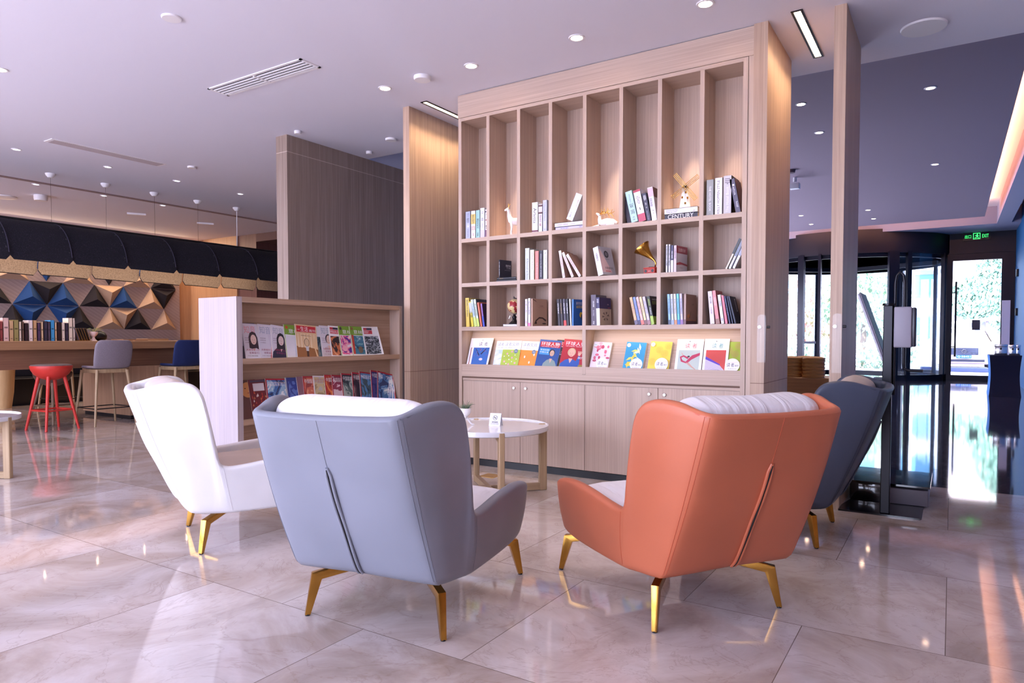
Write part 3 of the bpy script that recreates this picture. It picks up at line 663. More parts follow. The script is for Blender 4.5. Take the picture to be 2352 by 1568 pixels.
# bay 5
book('tall dark grey-purple book behind the navy and kraft one', -2.378, -2.332, Z3, .238, (92, 80, 100), tilt=-1, d=.19, group=S3, pr=spines(('茶道', .6, .8, LT, .35, .65), ('艺术', .3, .5, (180, 170, 190), .35, .65), ('书店', .04, .14, LT, .35, .65)))
book('navy and kraft book with fine line drawing of a peony', -2.330, -2.300, Z3, .216, (66, 60, 106), tilt=-2, d=.185, rz=-4, group=S3, side=mat((52, 40, 100), .5), pr=spines(('知味', .8, .95, LT), bands=((0, .61, (240, 238, 240)),)),
     cov=lambda P, d, h: (P.rect(0, d, 0, h*.60, (196, 176, 156)), P.text('知味', d*.66, d*.8, h*.70, h*.82, (190, 160, 190), fit=True), P.rect(d*.7, d*.92, h*.63, h*.65, (170, 60, 90)), [P.poly([(d*(.5+.3*cos(a)), h*(.33+.16*sin(a))), (d*(.5+.31*cos(a+.5)), h*(.33+.17*sin(a+.5))), (d*(.5+.08*cos(a+.3)), h*(.33+.05*sin(a+.3)))], (110, 90, 80)) for a in (0, 1, 2, 3, 4, 5)]))
# bay 6
x = -2.012
for i, (c, nm, foot) in enumerate([((236, 196, 150), 'peach', (110, 100, 130)), ((126, 150, 214), 'cornflower blue', (60, 50, 96)), ((240, 196, 190), 'pink', (220, 120, 110)), ((244, 220, 170), 'pale yellow', (130, 90, 96)), ((214, 206, 230), 'lavender', (160, 120, 130))]):
    book(nm+' paperback leaning left in the row before the black MURPHY cover', x, x+.024, Z3, .212, c, tilt=-13, d=.15, group=S3, pr=spines(('名人传记', .4, .85, (110, 100, 140), .3, .7), bands=((0, .16, foot),))); x += .0255
book('black and green book with the title 墨菲定律', x+.002, x+.026, Z3, .214, (60, 66, 60), tilt=-11, d=.165, rz=-6, group=S3, side=mat((22, 20, 34), .35), pr=spines(('墨菲', .66, .9, (170, 196, 90)), ('MURPHY', .34, .6, LT, .3, .7, 90), bands=((0, .3, (170, 200, 90)),)),
     cov=lambda P, d, h: (P.rect(0, d, 0, h*.28, (146, 180, 70)), P.text("MURPHY'S LAW", d*.18, d*.72, h*.86, h*.91, LT, fit=True), P.text('墨菲定律', d*.12, d*.88, h*.70, h*.83, (150, 170, 90), fit=True), P.ell(d*.6, h*.45, d*.15, h*.13, (150, 150, 150)), P.ell(d*.6, h*.45, d*.13, h*.115, (24, 22, 34))))
# bay 7
x = -1.752
for i, (c, nm, foot) in enumerate([((150, 200, 232), 'sky blue', (70, 90, 120)), ((214, 222, 236), 'pale grey-blue', (150, 170, 200)), ((240, 232, 228), 'cream', (200, 140, 100)), ((110, 206, 240), 'bright cyan', (40, 110, 200)), ((214, 204, 224), 'lilac', (150, 110, 170))]):
    book(nm+' paperback in the upright row left of the plain brown cover', x, x+.0215, Z3, .222, c, tilt=-3, d=.15, group=S3, pr=spines(('世界名著选', .35, .85, (70, 100, 150), .25, .75), bands=((0, .15, foot),))); x += .0228
book('brown book with a small orange teapot print on the cover', x+.001, x+.018, Z3, .219, (190, 160, 150), d=.20, rz=-3, group=S3, side=mat((158, 124, 112), .5), pr=spines(bands=((0, .16, (120, 84, 96)),)),
     cov=lambda P, d, h: (P.rect(0, d, 0, h*.12, (86, 50, 66)), P.rect(0, d, h*.12, h*.16, (170, 110, 80)), P.text('中国国粹', d*.52, d*.82, h*.65, h*.70, (80, 60, 60), fit=True), P.poly([(d*.1, h*.3), (d*.35, h*.36), (d*.46, h*.26), (d*.3, h*.2), (d*.12, h*.24)], (196, 126, 70)), P.poly([(d*.3, h*.22), (d*.46, h*.44), (d*.48, h*.44), (d*.36, h*.2)], (80, 50, 50)), P.ell(d*.08, h*.9, d*.05, h*.04, (130, 96, 90))))
# bay 8
book('pinkish white book leaning left, first in the last bay of the third shelf', -1.446, -1.412, Z3, .232, (238, 226, 236), tilt=-5, group=S3, pr=spines(('传习录', .62, .84, DK, .3, .7), ('王阳明', .3, .5, (130, 110, 130), .35, .65)))
book('salmon red book leaning left with a tall red back cover', -1.404, -1.376, Z3, .236, (232, 150, 156), tilt=-8, group=S3, side=mat((176, 90, 96), .5), pr=spines(('道德经', .55, .8, (250, 220, 220)), bands=((0, .15, (150, 110, 100)),)))
book('white narrow book between the two pink books of the last bay', -1.368, -1.344, Z3, .205, (244, 240, 246), tilt=-8, group=S3, pr=spines(('论语', .6, .8, (100, 120, 160)), ('书局', .1, .2, (100, 100, 130))))
book('rose pink narrow book left of the navy thread-bound volumes', -1.340, -1.320, Z3, .200, (226, 130, 150), tilt=-9, group=S3)
book('thin navy volume leaning left, first of the three navy ones', -1.314, -1.300, Z3, .198, (44, 54, 100), tilt=-11, group=S3, pr=spines(('线装', .3, .9, (150, 160, 200), .35, .65)))
book('thin navy volume leaning left, second of the three navy ones', -1.294, -1.282, Z3, .196, (36, 44, 84), tilt=-12, group=S3)
book('navy thread-bound book with a white title strip on its cover', -1.276, -1.262, Z3, .196, (30, 36, 70), tilt=-14, d=.15, group=S3, side=mat((34, 40, 66), .6), cov=lambda P, d, h: (P.rect(d*.62, d*.78, h*.45, h*.92, (200, 196, 210)), P.rect(d*.65, d*.75, h*.48, h*.89, (60, 60, 90))))
# ---------------------------------------------------------------- ornaments
M_CER = mat((244, 240, 242), .25, coat=.4, name='white_ceramic')
def deer_standing():
    t = thing('deer_figurine', 'white standing deer figurine with gold ears in the second bay', 'figurine', (-3.128, 4.93, Z1+.001), R(-140))
    o = MB()
    body = [((-.045, 0, .115), .024), ((-.02, 0, .118), .032), ((.012, 0, .118), .031), ((.034, 0, .130), .026), ((.046, 0, .160), .018), ((.05, 0, .198), .013), ((.056, 0, .222), .015)]
    o.tube([b[0] for b in body], [b[1] for b in body], M_CER, 16)
    o.tube([(.052, 0, .224), (.072, 0, .216), (.086, 0, .208)], [.0125, .0095, .006], M_CER, 12)
    o.ball((-.062, 0, .128), .012, M_CER, 10)
    o.build('body', t)
    for x in (-.045, .028):
        for y in (-.012, .012):
            MB().tube([(x, y, .12), (x-.004, y, .07), (x+.002, y, .035), (x, y, .0)], [.015, .009, .0065, .008], M_CER, 10).build('leg', t)
    for y in (-1, 1):
        MB().ball((.05, y*.017, .222), .012, M_GOLDB, 10, sc=(.5, 1, .35)).build('ear', t)
        a = MB(); a.tube([(.054, y*.006, .232), (.05, y*.014, .25), (.056, y*.018, .268)], [.003, .0025, .0015], M_GOLDB, 8); a.tube([(.05, y*.014, .25), (.038, y*.02, .262)], [.0022, .0012], M_GOLDB, 8); a.build('antler', t)
deer_standing()
t = thing('deer_figurine', 'white lying deer figurine with gold antlers in the fifth bay', 'figurine', (-2.285, 4.93, Z1+.001), R(178))
o = MB()
o.tube([(-.095, 0, .018), (-.06, 0, .030), (-.01, 0, .036), (.03, 0, .034), (.05, 0, .040), (.058, 0, .065), (.056, 0, .092)], [.012, .026, .032, .028, .022, .014, .011], M_CER, 18)
o.tube([(.054, 0, .094), (.074, 0, .106), (.086, 0, .114)], [.013, .010, .006], M_CER, 12)
o.tube([(.05, .015, .012), (.09, .02, .008), (.115, .02, .007)], [.012, .008, .005], M_CER, 10)
o.tube([(.05, -.015, .012), (.085, -.02, .008), (.10, -.02, .007)], [.012, .008, .005], M_CER, 10)
o.tube([(-.08, .02, .012), (-.05, .035, .010), (-.02, .034, .008)], [.014, .012, .006], M_CER, 10)
o.build('body', t)
for y in (-1, 1):
    a = MB()
    a.tube([(.05, y*.006, .104), (.02, y*.022, .116), (-.02, y*.034, .106), (-.055, y*.032, .120)], [.005, .0045, .0035, .002], M_GOLDB, 8)
    for p, q in (((.03, .018, .113), (.028, .026, .142)), ((.005, .028, .112), (-.002, .036, .146)), ((-.02, .034, .106), (-.034, .040, .140)), ((0, .028, .111), (-.012, .04, .078)), ((-.025, .034, .107), (-.048, .04, .076))):
        a.tube([(p[0], y*p[1], p[2]), (q[0], y*q[1], q[2])], [.0035, .0018], M_GOLDB, 8)
    a.build('antler', t)
# windmill
t = thing('windmill_model', 'small white windmill model with gold wire sails on the hotel yearbook', 'figurine', (-1.662, 4.945, Z1+.0770), R(20))
MB().lathe([(.044, 0), (.042, .006), (.023, .135), (.021, .150), (.0001, .152)], M_CER, 24).build('tower', t)
MB().lathe([(.024, .150), (.020, .165), (.008, .178), (.0001, .18)], M_BLACK, 20).build('cap', t)
o = MB()
for z_, a in ((.03, 0), (.07, .5), (.075, -.7), (.11, .1)):
    r_ = .042-.135*z_; o.box(-.006, .006, -r_-.002, -r_+.004, z_, z_+.015, M_GOLD, M=Matrix.Rotation(a, 4, 'Z'))
o.build('window', t)
hub = Vector((0, -.040, .155))
MB().tube([(0, -.012, .155), (0, -.046, .155)], .006, M_BLACK, 10).build('axle', t)
for k in range(4):
    a = R(45+90*k-6); u = Vector((cos(a), 0, sin(a))); v = Vector((-sin(a), 0, cos(a)))
    o = MB(); p = lambda s_, t_: tuple(hub+u*s_+v*t_)
    o.tube([p(.005, -.014), p(.12, -.014), p(.12, .014), p(.005, .014)], .0021, M_GOLDB, 6, closed=True)
    o.tube([p(0, -.005), p(.12, -.005)], .0019, M_GOLDB, 6); o.tube([p(0, .005), p(.12, .005)], .0019, M_GOLDB, 6)
    o.build('sail', t)
# gramophone
t = thing('gramophone_model', 'miniature gramophone with gold horn on a red box in the sixth bay', 'ornament', (-1.915, 4.945, Z2+.001), R(-12))
o = MB(); o.box(-.050, .050, -.035, .035, .004, .046, mat((178, 52, 42), .4), bev=.004); o.box(-.054, .054, -.039, .039, .042, .050, mat((196, 62, 50), .4), bev=.003); o.box(-.054, .054, -.039, .039, 0, .006, mat((196, 62, 50), .4), bev=.002)
o.build('box', t)
o = MB()
for x_ in (-.03, .03): o.lathe([(.011, 0), (.011, .002), (.0001, .002)], M_BLACK, 14, M=Matrix.Translation((x_, -.0352, .024)) @ Matrix.Rotation(R(90), 4, 'X'))
for x_ in (-.008, 0, .008): o.lathe([(.0025, 0), (.0001, .002)], LT and mat(LT, .4), 8, M=Matrix.Translation((x_, -.0352, .022)) @ Matrix.Rotation(R(90), 4, 'X'))
o.build('speaker_knob', t)
o = MB(); hp = [(.030, .0, .05), (.036, 0, .080), (.026, 0, .100), (.0, -.005, .125), (-.03, -.012, .155), (-.056, -.02, .185), (-.074, -.026, .208)]
o.tube(hp, [.004, .004, .006, .013, .027, .046, .068], M_GOLD, 24, caps=False)
r = o.build('horn', t); sm = r.modifiers.new('thickness', 'SOLIDIFY'); sm.thickness = .0015
MB().lathe([(.024, .05), (.024, .056), (.0001, .056)], M_BLACK, 20).build('turntable', t)
# globe
book('white box lying flat under the red and cream globe', -3.200, -3.058, Z3, .020, (232, 230, 240), d=.12, lay=1, group=GS, name='flat_box', cat='box')
t = thing('globe', 'small red and cream globe on a black stand in the second bay', 'globe', (-3.128, 4.925, Z3+.021))
s = NT('globe_map'); f = s.noise(s.coords((9, 9, 9)), 2.2, 3, .5)
gm = s.out(s.ramp(f, [(0.5, (226, 206, 150)), (0.515, (150, 34, 44))], 'CONSTANT'), .35)
MB().ball((0, 0, .150), .062, gm, 28).build('ball', t)
o = MB(); o.lathe([(.046, 0), (.048, .006), (.040, .012), (.022, .026), (.015, .045), (.020, .055), (.020, .062), (.012, .07), (.008, .08), (.0001, .082)], M_BLACK, 28)
o.build('stand', t)
o = MB(); o.tube([(.066*sin(R(a)), 0, .150-.069*cos(R(a))) for a in range(-10, 200, 14)], .004, M_BLACK, 8); o.tube([(-.002, 0, .218), (-.004, 0, .236)], [.006, .002], M_BLACK, 8); o.build('meridian', t)
MB().tube([(-.03, -.02, .07), (-.04, -.024, .045)], [.0035, .002], M_CHROME, 8).build('tag', t)
# ---------------------------------------------------------------- magazines
def magazine(label, w_, h, th, col, prn, loc, rot, group=None, m=None, cat='magazine', curl=.0):
    t = thing('magazine', label, cat, loc, rot, group)
    o = MB(); n = 8; vs = []; fs = []
    def yo(u, v): return -curl*(max(0, u/w_-.55)**2)*(1.2-v/h)*4
    for s_ in (0, 1):
        for i in range(n+1):
            for j in range(3):
                u = w_*i/n; v = h*j/2; vs.append((u, th*s_+yo(u, v), v))
    q = 3*(n+1)
    mm = m or mat(col, .3)
    top = []; sides = []
    for i in range(n):
        for j in range(2):
            a = i*3+j; top.append((a, a+3, a+4, a+1)); top.append((q+a, q+a+1, q+a+4, q+a+3))
    for i in range(n):
        sides.append((i*3, q+i*3, q+i*3+3, i*3+3)); sides.append((i*3+2, i*3+5, q+i*3+5, q+i*3+2))
    for j in range(2): sides.append((j, j+1, q+j+1, q+j)); sides.append((n*3+j, q+n*3+j, q+n*3+j+1, n*3+j+1))
    o.add(vs, top, mm); o.add(vs, sides, mat(PAGE, .7)); o.build('pages', t)
    P = Print(); prn(P, w_, h)
    if curl:
        # follow the bend of the sheet: cut long shapes first
        bm = bmesh.new(); me = D.meshes.new('cut'); me.from_pydata(P.b.v, [], P.b.f); me.polygons.foreach_set('material_index', P.b.fm); bm.from_mesh(me); D.meshes.remove(me)
        for c in (.62, .7, .78, .86, .94):
            bmesh.ops.bisect_plane(bm, geom=bm.verts[:]+bm.edges[:]+bm.faces[:], plane_co=(w_*c, 0, 0), plane_no=(1, 0, 0))
        bm.verts.index_update()
        P.b.v = [(v.co.x, v.co.y+yo(v.co.x, v.co.z), v.co.z) for v in bm.verts]; P.b.f = [[v.index for v in f.verts] for f in bm.faces]; P.b.fm = [f.material_index for f in bm.faces]; bm.free()
    P.build(t, name='lettering')
    return t
def artmat(name, cols, scale=12, kind='noise', aniso=(1, 1, 1), dist=1.5, seed=0):
    s = NT(name); v = s.coords(aniso)
    mp = s.n('ShaderNodeVectorMath', operation='ADD'); mp.inputs[1].default_value = (seed*1.7, seed*.9, seed*2.3); s.l(v, mp.inputs[0]); v = mp.outputs[0]
    n_ = len(cols)
    if kind == 'voronoi':
        x = s.n('ShaderNodeTexVoronoi'); x.inputs['Scale'].default_value = scale; s.l(v, x.inputs['Vector'])
        f = x.outputs['Distance']; st = [(0.0, cols[0])]+[(0.14+0.42*(i/(n_-1)) , cols[i]) for i in range(1, n_)]
    else:
        f = s.noise(v, scale, 4, .55, dist); st = [(0.0, cols[0])]+[(0.34+0.32*i/n_, cols[i]) for i in range(1, n_)]
    return s.out(s.ramp(f, st, 'CONSTANT' if kind != 'soft' else 'LINEAR'), .35)
def duzhe(art, tc, art_fn=None):
    def f(P, w_, h):
        P.rect(0, w_, 0, h, (246, 244, 248)); P.ell(w_*.48, h*.93, w_*.03, h*.012, (60, 60, 90))
        P.text('读', w_*.32, w_*.50, h*.72, h*.87, tc); P.text('者', w_*.58, w_*.76, h*.72, h*.87, tc)
        for i in range(5): P.rect(w_*(.08+.2*i), w_*(.085+.2*i), h*.685, h*.69, (120, 120, 130))
        P.rect(w_*.10, w_*.90, h*.04, h*.66, art)
        if art_fn: art_fn(P, w_, h)
    return f
def tree_art(P, w_, h):
    br = (30, 30, 60)
    for p in ([(.5, .04), (.47, .3), (.44, .6), (.46, .6), (.52, .3), (.56, .04)], [(.44, .4), (.25, .6), (.2, .62), (.42, .36)], [(.5, .45), (.7, .62), (.74, .62), (.52, .4)]): P.poly([(w_*a, h*b) for a, b in p], br)
    random.seed(3)
    for i in range(26): a = random.uniform(.13, .87); b = random.uniform(.36, .65); P.ell(w_*a, h*b, w_*.014, w_*.014, random.choice([(170, 50, 90), (200, 90, 120), br]), 8)
    P.ell(w_*.55, h*.24, w_*.09, h*.045, (226, 214, 236), 12)
def dancer(P, w_, h):
    sc = (190, 60, 96)
    P.poly([(w_*a, h*b) for a, b in [(.16, .45), (.22, .30), (.45, .24), (.60, .36), (.90, .50), (.90, .58), (.62, .50), (.5, .40), (.40, .30), (.28, .34), (.22, .42), (.30, .45), (.46, .38), (.5, .43), (.3, .50)]], sc)
    P.poly([(w_*a, h*b) for a, b in [(.40, .27), (.52, .27), (.66, .16), (.80, .07), (.78, .055), (.62, .13)]], (200, 160, 150))
    P.ell(w_*.49, h*.46, w_*.05, h*.025, (60, 40, 50), 12); P.poly([(w_*a, h*b) for a, b in [(.25, .5), (.20, .58), (.22, .58), (.30, .5)]], (210, 170, 160))
def redart(P, w_, h):
    P.poly([(w_*.10, h*.45), (w_*.68, h*.22), (w_*.90, h*.05), (w_*.90, h*.04), (w_*.10, h*.04)], (214, 206, 226))
    P.poly([(w_*.10, h*.47), (w_*.70, h*.24), (w_*.70, h*.20), (w_*.10, h*.38)], (96, 70, 190))
    for i in range(7): P.poly([(w_*.10, h*(.34-.04*i)), (w_*.8, h*(.16-.028*i if .16-.028*i > .045 else .045)), (w_*.8, h*(.155-.028*i if .155-.028*i > .042 else .042)), (w_*.10, h*(.335-.04*i if .335-.04*i > .042 else .042))], (110, 84, 150))
def wenzhai(art):
    def f(P, w_, h):
        P.rect(0, w_, 0, h, (246, 244, 248)); P.text('读者文摘', w_*.08, w_*.86, h*.80, h*.94, (96, 120, 150)); P.text('世界上最精美的文字', w_*.08, w_*.7, h*.72, h*.76, (140, 150, 180)); P.rect(0, w_, 0, h*.66, art); P.ell(w_*.76, h*.60, w_*.11, w_*.11, (110, 130, 160)); P.text('精选', w_*.70, w_*.82, h*.58, h*.62, LT)
    return f
def jinghua(art, dec=None):
    def f(P, w_, h):
        P.rect(0, w_, 0, h, art)
        if dec: dec(P, w_, h)
        P.ell(w_*.13, h*.88, w_*.10, w_*.10, (230, 236, 246)); P.text('珍藏版', w_*.06, w_*.20, h*.87, h*.90, (110, 140, 180))
        P.ell(w_*.66, h*.22, w_*.31, w_*.31, (246, 244, 248), 28); P.text('读', w_*.42, w_*.57, h*.17, h*.30, (50, 60, 90)); P.text('者', w_*.60, w_*.74, h*.17, h*.30, (50, 60, 90)); P.text('精华', w_*.77, w_*.92, h*.18, h*.24, (50, 60, 90)); P.rect(w_*.46, w_*.86, h*.315, h*.319, (200, 130, 140)); P.text('青春励志', w_*.48, w_*.84, h*.10, h*.125, (140, 150, 170))
    return f
def flowers(cols, petal):
    def f(P, w_, h):
        random.seed(len(cols)+int(w_*1e4))
        for i in range(24):
            a, b = random.uniform(.08, .92), random.uniform(.05, .95)
            if petal == 'round': P.ell(w_*a, h*b, w_*random.uniform(.05, .11), w_*random.uniform(.05, .1), random.choice(cols), 14)
            elif petal == 'leaf':
                q = random.uniform(0, 6.28); L = w_*.2
                c = (w_*a, h*b); P.poly([(c[0]+L*cos(q), min(max(c[1]+L*sin(q), 0), h)), (c[0]+L*.3*cos(q+1.57), c[1]+L*.3*sin(q+1.57)), (c[0]-L*.8*cos(q), min(max(c[1]-L*.8*sin(q), 0), h)), (c[0]+L*.3*cos(q-1.57), c[1]+L*.3*sin(q-1.57))], random.choice(cols)) if .2 < a < .8 and .15 < b < .85 else None
            else:
                if i > 4: break
                a, b = [(.45, .72), (.72, .60), (.2, .3), (.9, .3), (.85, .85)][i]
                for k in range(16):
                    q = k*pi/8; r0, r1 = .02*w_, min(.17*w_, w_*min(a, 1-a)*.98+.02*w_); P.poly([(w_*a+r0*cos(q-.06), h*b+r0*sin(q-.06)), (w_*a+r1*cos(q-.03), h*b+r1*sin(q-.03)), (w_*a+r1*cos(q+.03), h*b+r1*sin(q+.03)), (w_*a+r0*cos(q+.06), h*b+r0*sin(q+.06))], cols[0])
    return f
def person_cover(P, w_, h, cx, hair, skin, top, sc=1.0, wave=False, band=None):
    """a person: shoulders, neck, head, hair"""
    P.poly([(cx+w_*a*sc, h*b) for a, b in [(-.42, 0), (-.38, .18), (-.22, .30), (-.08, .34), (.08, .34), (.24, .29), (.36, .16), (.40, 0)]], top)
    P.poly([(cx+w_*a*sc, h*b) for a, b in [(-.08, .36), (.08, .36), (.06, .30), (0, .20), (-.05, .30)]], skin)
    if hair[1] == 'long': P.poly([(cx+w_*a*sc, h*b) for a, b in [(-.20, .30), (-.19, .62), (-.12, .74), (0, .78), (.12, .74), (.19, .60), (.20, .26), (.10, .30), (-.1, .28)]], hair[0])
    else: P.ell(cx, h*.57, w_*.17*sc, h*.14*sc, hair[0])
    P.ell(cx+w_*.01, h*.545, w_*.125*sc, h*.13*sc, skin)
    for e in (-.045, .05): P.ell(cx+w_*e*sc, h*.54, w_*.016, h*.006, (60, 40, 40), 8)
    P.poly([(cx+w_*a*sc, h*b) for a, b in [(0, .53), (.012, .50), (-.004, .50)]], tuple(int(c*.85) for c in skin))
    P.poly([(cx+w_*a*sc, h*b) for a, b in [(-.035, .462), (.04, .462), (.02, .448), (-.015, .448)]], (180, 80, 90))
    if wave:
        P.poly([(cx+w_*a, h*b) for a, b in [(.22, .20), (.30, .46), (.38, .46), (.40, .16)]], top)
        P.ell(cx+w_*.335, h*.52, w_*.06, h*.055, skin)
        for q in (-.05, -.02, .01, .04, .07): P.poly([(cx+w_*(.335+q-.012), h*.54), (cx+w_*(.335+q*1.4-.008), h*.625), (cx+w_*(.335+q*1.4+.012), h*.625), (cx+w_*(.335+q+.016), h*.54)], skin)
def huanqiu(bgc, fn, tint=(180, 30, 50)):
    def f(P, w_, h):
        P.rect(0, w_, 0, h, bgc); fn(P, w_, h); P.rect(w_*.06, w_*.97, h*.74, h*.93, tint); P.text('环球人物', w_*.10, w_*.93, h*.79, h*.92, LT); P.text('GLOBAL PEOPLE', w_*.12, w_*.9, h*.75, h*.775, LT)
    return f
TR = 'magazines in the display tray of the bookcase'
def tray(label, x0, w_, h, prn, col=(240, 238, 244), dy=0, th=.004, rz=0, curl=0, roll=0):
    # rests on the counter behind the lip, leaning on the slanted board
    return magazine(label, w_, h-.0448, th, col, prn, (x0, YF+.038+dy, .8617+(w_*sin(R(-roll)) if roll < 0 else .0)), (R(-18.5), R(roll), R(rz)), TR, curl=curl)
tray('white magazine with red picture half hidden behind the blue tree cover', -3.610, .20, .30, duzhe((150, 50, 50), (120, 60, 60)), dy=.012)
tray('white 读者 magazine with a dark tree on blue sky, leftmost in the tray', -3.575, .215, .30, duzhe((60, 110, 190), (70, 80, 110), tree_art), curl=.02)
tray('读者文摘 magazine with a pale sky picture behind the green floral one', -3.325, .175, .275, wenzhai(artmat('sky_art', [(150, 190, 230), (200, 220, 240), (236, 240, 248)], 6, 'soft', seed=1)), dy=.008)
tray('读者文摘 magazine with lime green cover and pink flowers', -3.245, .178, .277, lambda P, w_, h: (wenzhai((176, 200, 80))(P, w_, h), [P.ell(w_*a, h*b, w_*.05, w_*.05, (230, 170, 190), 10) for a, b in ((.3, .5), (.6, .35), (.2, .2), (.8, .15), (.55, .58), (.45, .1))], [P.ell(w_*a, h*b, w_*.03, w_*.03, LT, 8) for a, b in ((.15, .4), (.45, .28), (.75, .45), (.85, .3), (.32, .12), (.62, .2), (.4, .42))]))
tray('读者文摘 magazine with orange cover beside the 环球人物 covers', -3.075, .175, .275, lambda P, w_, h: (wenzhai((236, 150, 60))(P, w_, h), [P.ell(w_*a, h*b, w_*.04, h*.05, LT, 10) for a, b in ((.3, .4), (.6, .2), (.8, .5))]), dy=.008, th=.012, roll=2)
tray('blue 环球人物 magazine with a person in a grey shirt', -2.905, .205, .292, huanqiu((38, 80, 150), lambda P, w_, h: (P.rect(w_*.08, w_*.55, h*.48, h*.70, (70, 150, 220)), P.text('专访封面', w_*.1, w_*.5, h*.62, h*.67, LT), P.text('中国之星', w_*.1, w_*.5, h*.54, h*.59, LT), person_cover(P, w_, h, w_*.66, ((40, 36, 40), 'short'), (206, 170, 150), (130, 150, 150), .8))), roll=4)
tray('black 环球人物 magazine mostly hidden behind the red one', -2.745, .20, .288, huanqiu((30, 28, 36), lambda P, w_, h: (P.text('不止于', w_*.05, w_*.4, h*.55, h*.6, LT), P.text('人物志', w_*.05, w_*.4, h*.47, h*.52, LT)), (170, 30, 50)), dy=.009, roll=3)
tray('red 环球人物 magazine with a waving person in a blue jacket', -2.678, .215, .296, huanqiu((176, 36, 52), lambda P, w_, h: (P.rect(0, w_, 0, h*.18, (150, 130, 60)), person_cover(P, w_, h, w_*.42, ((206, 180, 140), 'short'), (232, 180, 160), (40, 84, 170), 1.0, wave=True), P.text('默传', w_*.72, w_*.97, h*.36, h*.44, LT)), (190, 30, 56)), roll=4)
tray('pink and white floral 读者 booklet alone left of the gap', -2.402, .155, .272, jinghua((236, 226, 240), flowers([(222, 110, 140), (232, 140, 160), (200, 80, 110), (240, 190, 200)], 'round')), th=.022, roll=3)
tray('turquoise 读者 booklet with yellow daffodils', -2.122, .160, .272, jinghua((58, 158, 206), flowers([(236, 226, 110), (240, 240, 200), (226, 206, 80)], 'leaf')), th=.024, roll=3)
tray('yellow 读者 booklet with orange firework flowers', -1.922, .165, .276, jinghua((240, 220, 90), flowers([(230, 150, 80)], 'burst')), th=.028, roll=2)
tray('white 读者 magazine with a dancer in a crimson ribbon', -1.712, .198, .292, duzhe((190, 204, 200), (190, 60, 70), dancer))
tray('lime green 读者 booklet partly hidden by the right side panel', -1.405, .165, .272, jinghua((160, 184, 60), flowers([(214, 90, 130)], 'burst')), dy=.010, th=.012)
tray('white 读者 magazine with a red and violet landscape', -1.508, .178, .294, duzhe((206, 80, 76), (60, 150, 150), redart))
# ================================================================ magazine rack (opens towards +x)
rk = thing('magazine_rack', 'low oak magazine rack with two sloping shelves, its pale end facing the room', 'magazine rack', (-4.53, 3.96, 0))
def rb(name, m, *bx, **p):
    o = MB()
    for b in bx: o.box(b[0]+4.53, b[1]+4.53, b[2]-3.96, b[3]-3.96, b[4], b[5], m)
    return o.build(name, rk, **p)
M_END = wood('pale_end_veneer', (186, 174, 178), (166, 153, 158), 'z')
rb('end_panel', M_END, (-4.752, -4.302, 3.075, 3.122, 0, 1.402))
rb('end_panel', M_OAKV, (-4.752, -4.302, 4.792, 4.832, 0, 1.402))
rb('top', M_OAKY, (-4.752, -4.301, 3.122, 4.792, 1.362, 1.402))
rb('back_panel', M_OAKY, (-4.752, -4.735, 3.122, 4.792, 0.04, 1.362))
for z in (.955, .510): rb('shelf', M_OAKY, (-4.735, -4.303, 3.122, 4.792, z-.040, z))
rb('plinth', M_OAKY, (-4.74, -4.32, 3.122, 4.792, 0, .08))
rb('magazine_board', M_OAKY, (-4.435, -4.423, 3.122, 4.792, .08, 1.362))
def rackmag(label, y0, z0, w_, h, prn, grp, col=(240, 238, 244), dx=0, th=.004, roll=0, curl=0, rz=92.6):
    # front of the sheet looks towards +x, the top leans back
    M = Matrix.Translation((-4.336-dx, y0, z0+.0012)) @ Matrix.Rotation(R(rz), 4, 'Z') @ Matrix.Rotation(R(-12), 4, 'X') @ Matrix.Rotation(R(roll), 4, 'Y')
    return magazine(label, w_, h, th, col, prn, M.to_translation(), M.to_euler(), grp, curl=curl)
def zhiyin(tc, who=None, lines=True, art=None):
    def f(P, w_, h):
        P.rect(0, w_, 0, h, (214, 210, 224))
        P.text('知音', w_*.07, w_*.62, h*.72, h*.94, tc)
        if who: person_cover(P, w_, h, w_*.47, *who, sc=1.12)
        if art: art(P, w_, h)
        for i, (a, b) in enumerate([(.60, .57), (.54, .51), (.47, .44)]): P.text(['家庭故事', '真情实录', '人间烟火'][i], w_*.07, w_*.34, h*b, h*a, (110, 80, 110))
        P.text('从废墟到"人间"', w_*.08, w_*.80, h*.22, h*.28, (170, 50, 90)); P.text('苦寒爱行天下', w_*.2, w_*.88, h*.13, h*.19, (150, 60, 110)); P.text('人生工美好旅程', w_*.1, w_*.6, h*.06, h*.09, DK)
    return f
def yilin(art, dot=(180, 80, 40), strip=None):
    def f(P, w_, h):
        P.rect(0, w_, 0, h, (240, 240, 240)); P.rect(0, w_, h*.70, h, (120, 160, 50)); P.rect(0, w_*.03, 0, h, (140, 180, 60)); P.text('意林', w_*.26, w_*.88, h*.74, h*.88, LT); P.ell(w_*.16, h*.92, w_*.08, w_*.08, dot); P.rect(w_*.06, w_, h*.05, h*.68, art)
        if strip: P.rect(w_*.06, w_*.22, h*.05, h*.70, strip)
    return f
def tebie(art):
    def f(P, w_, h):
        P.rect(0, w_, 0, h, (238, 238, 244)); P.rect(w_*.08, w_*.62, h*.88, h*.95, (40, 40, 70)); P.rect(w_*.08, w_*.28, h*.88, h*.95, (190, 40, 60)); P.rect(w_*.08, w_*.62, h*.74, h*.87, (196, 60, 80)); P.text('特别关注', w_*.10, w_*.60, h*.76, h*.85, LT); P.rect(w_*.06, w_*.92, h*.03, h*.66, art)
    return f
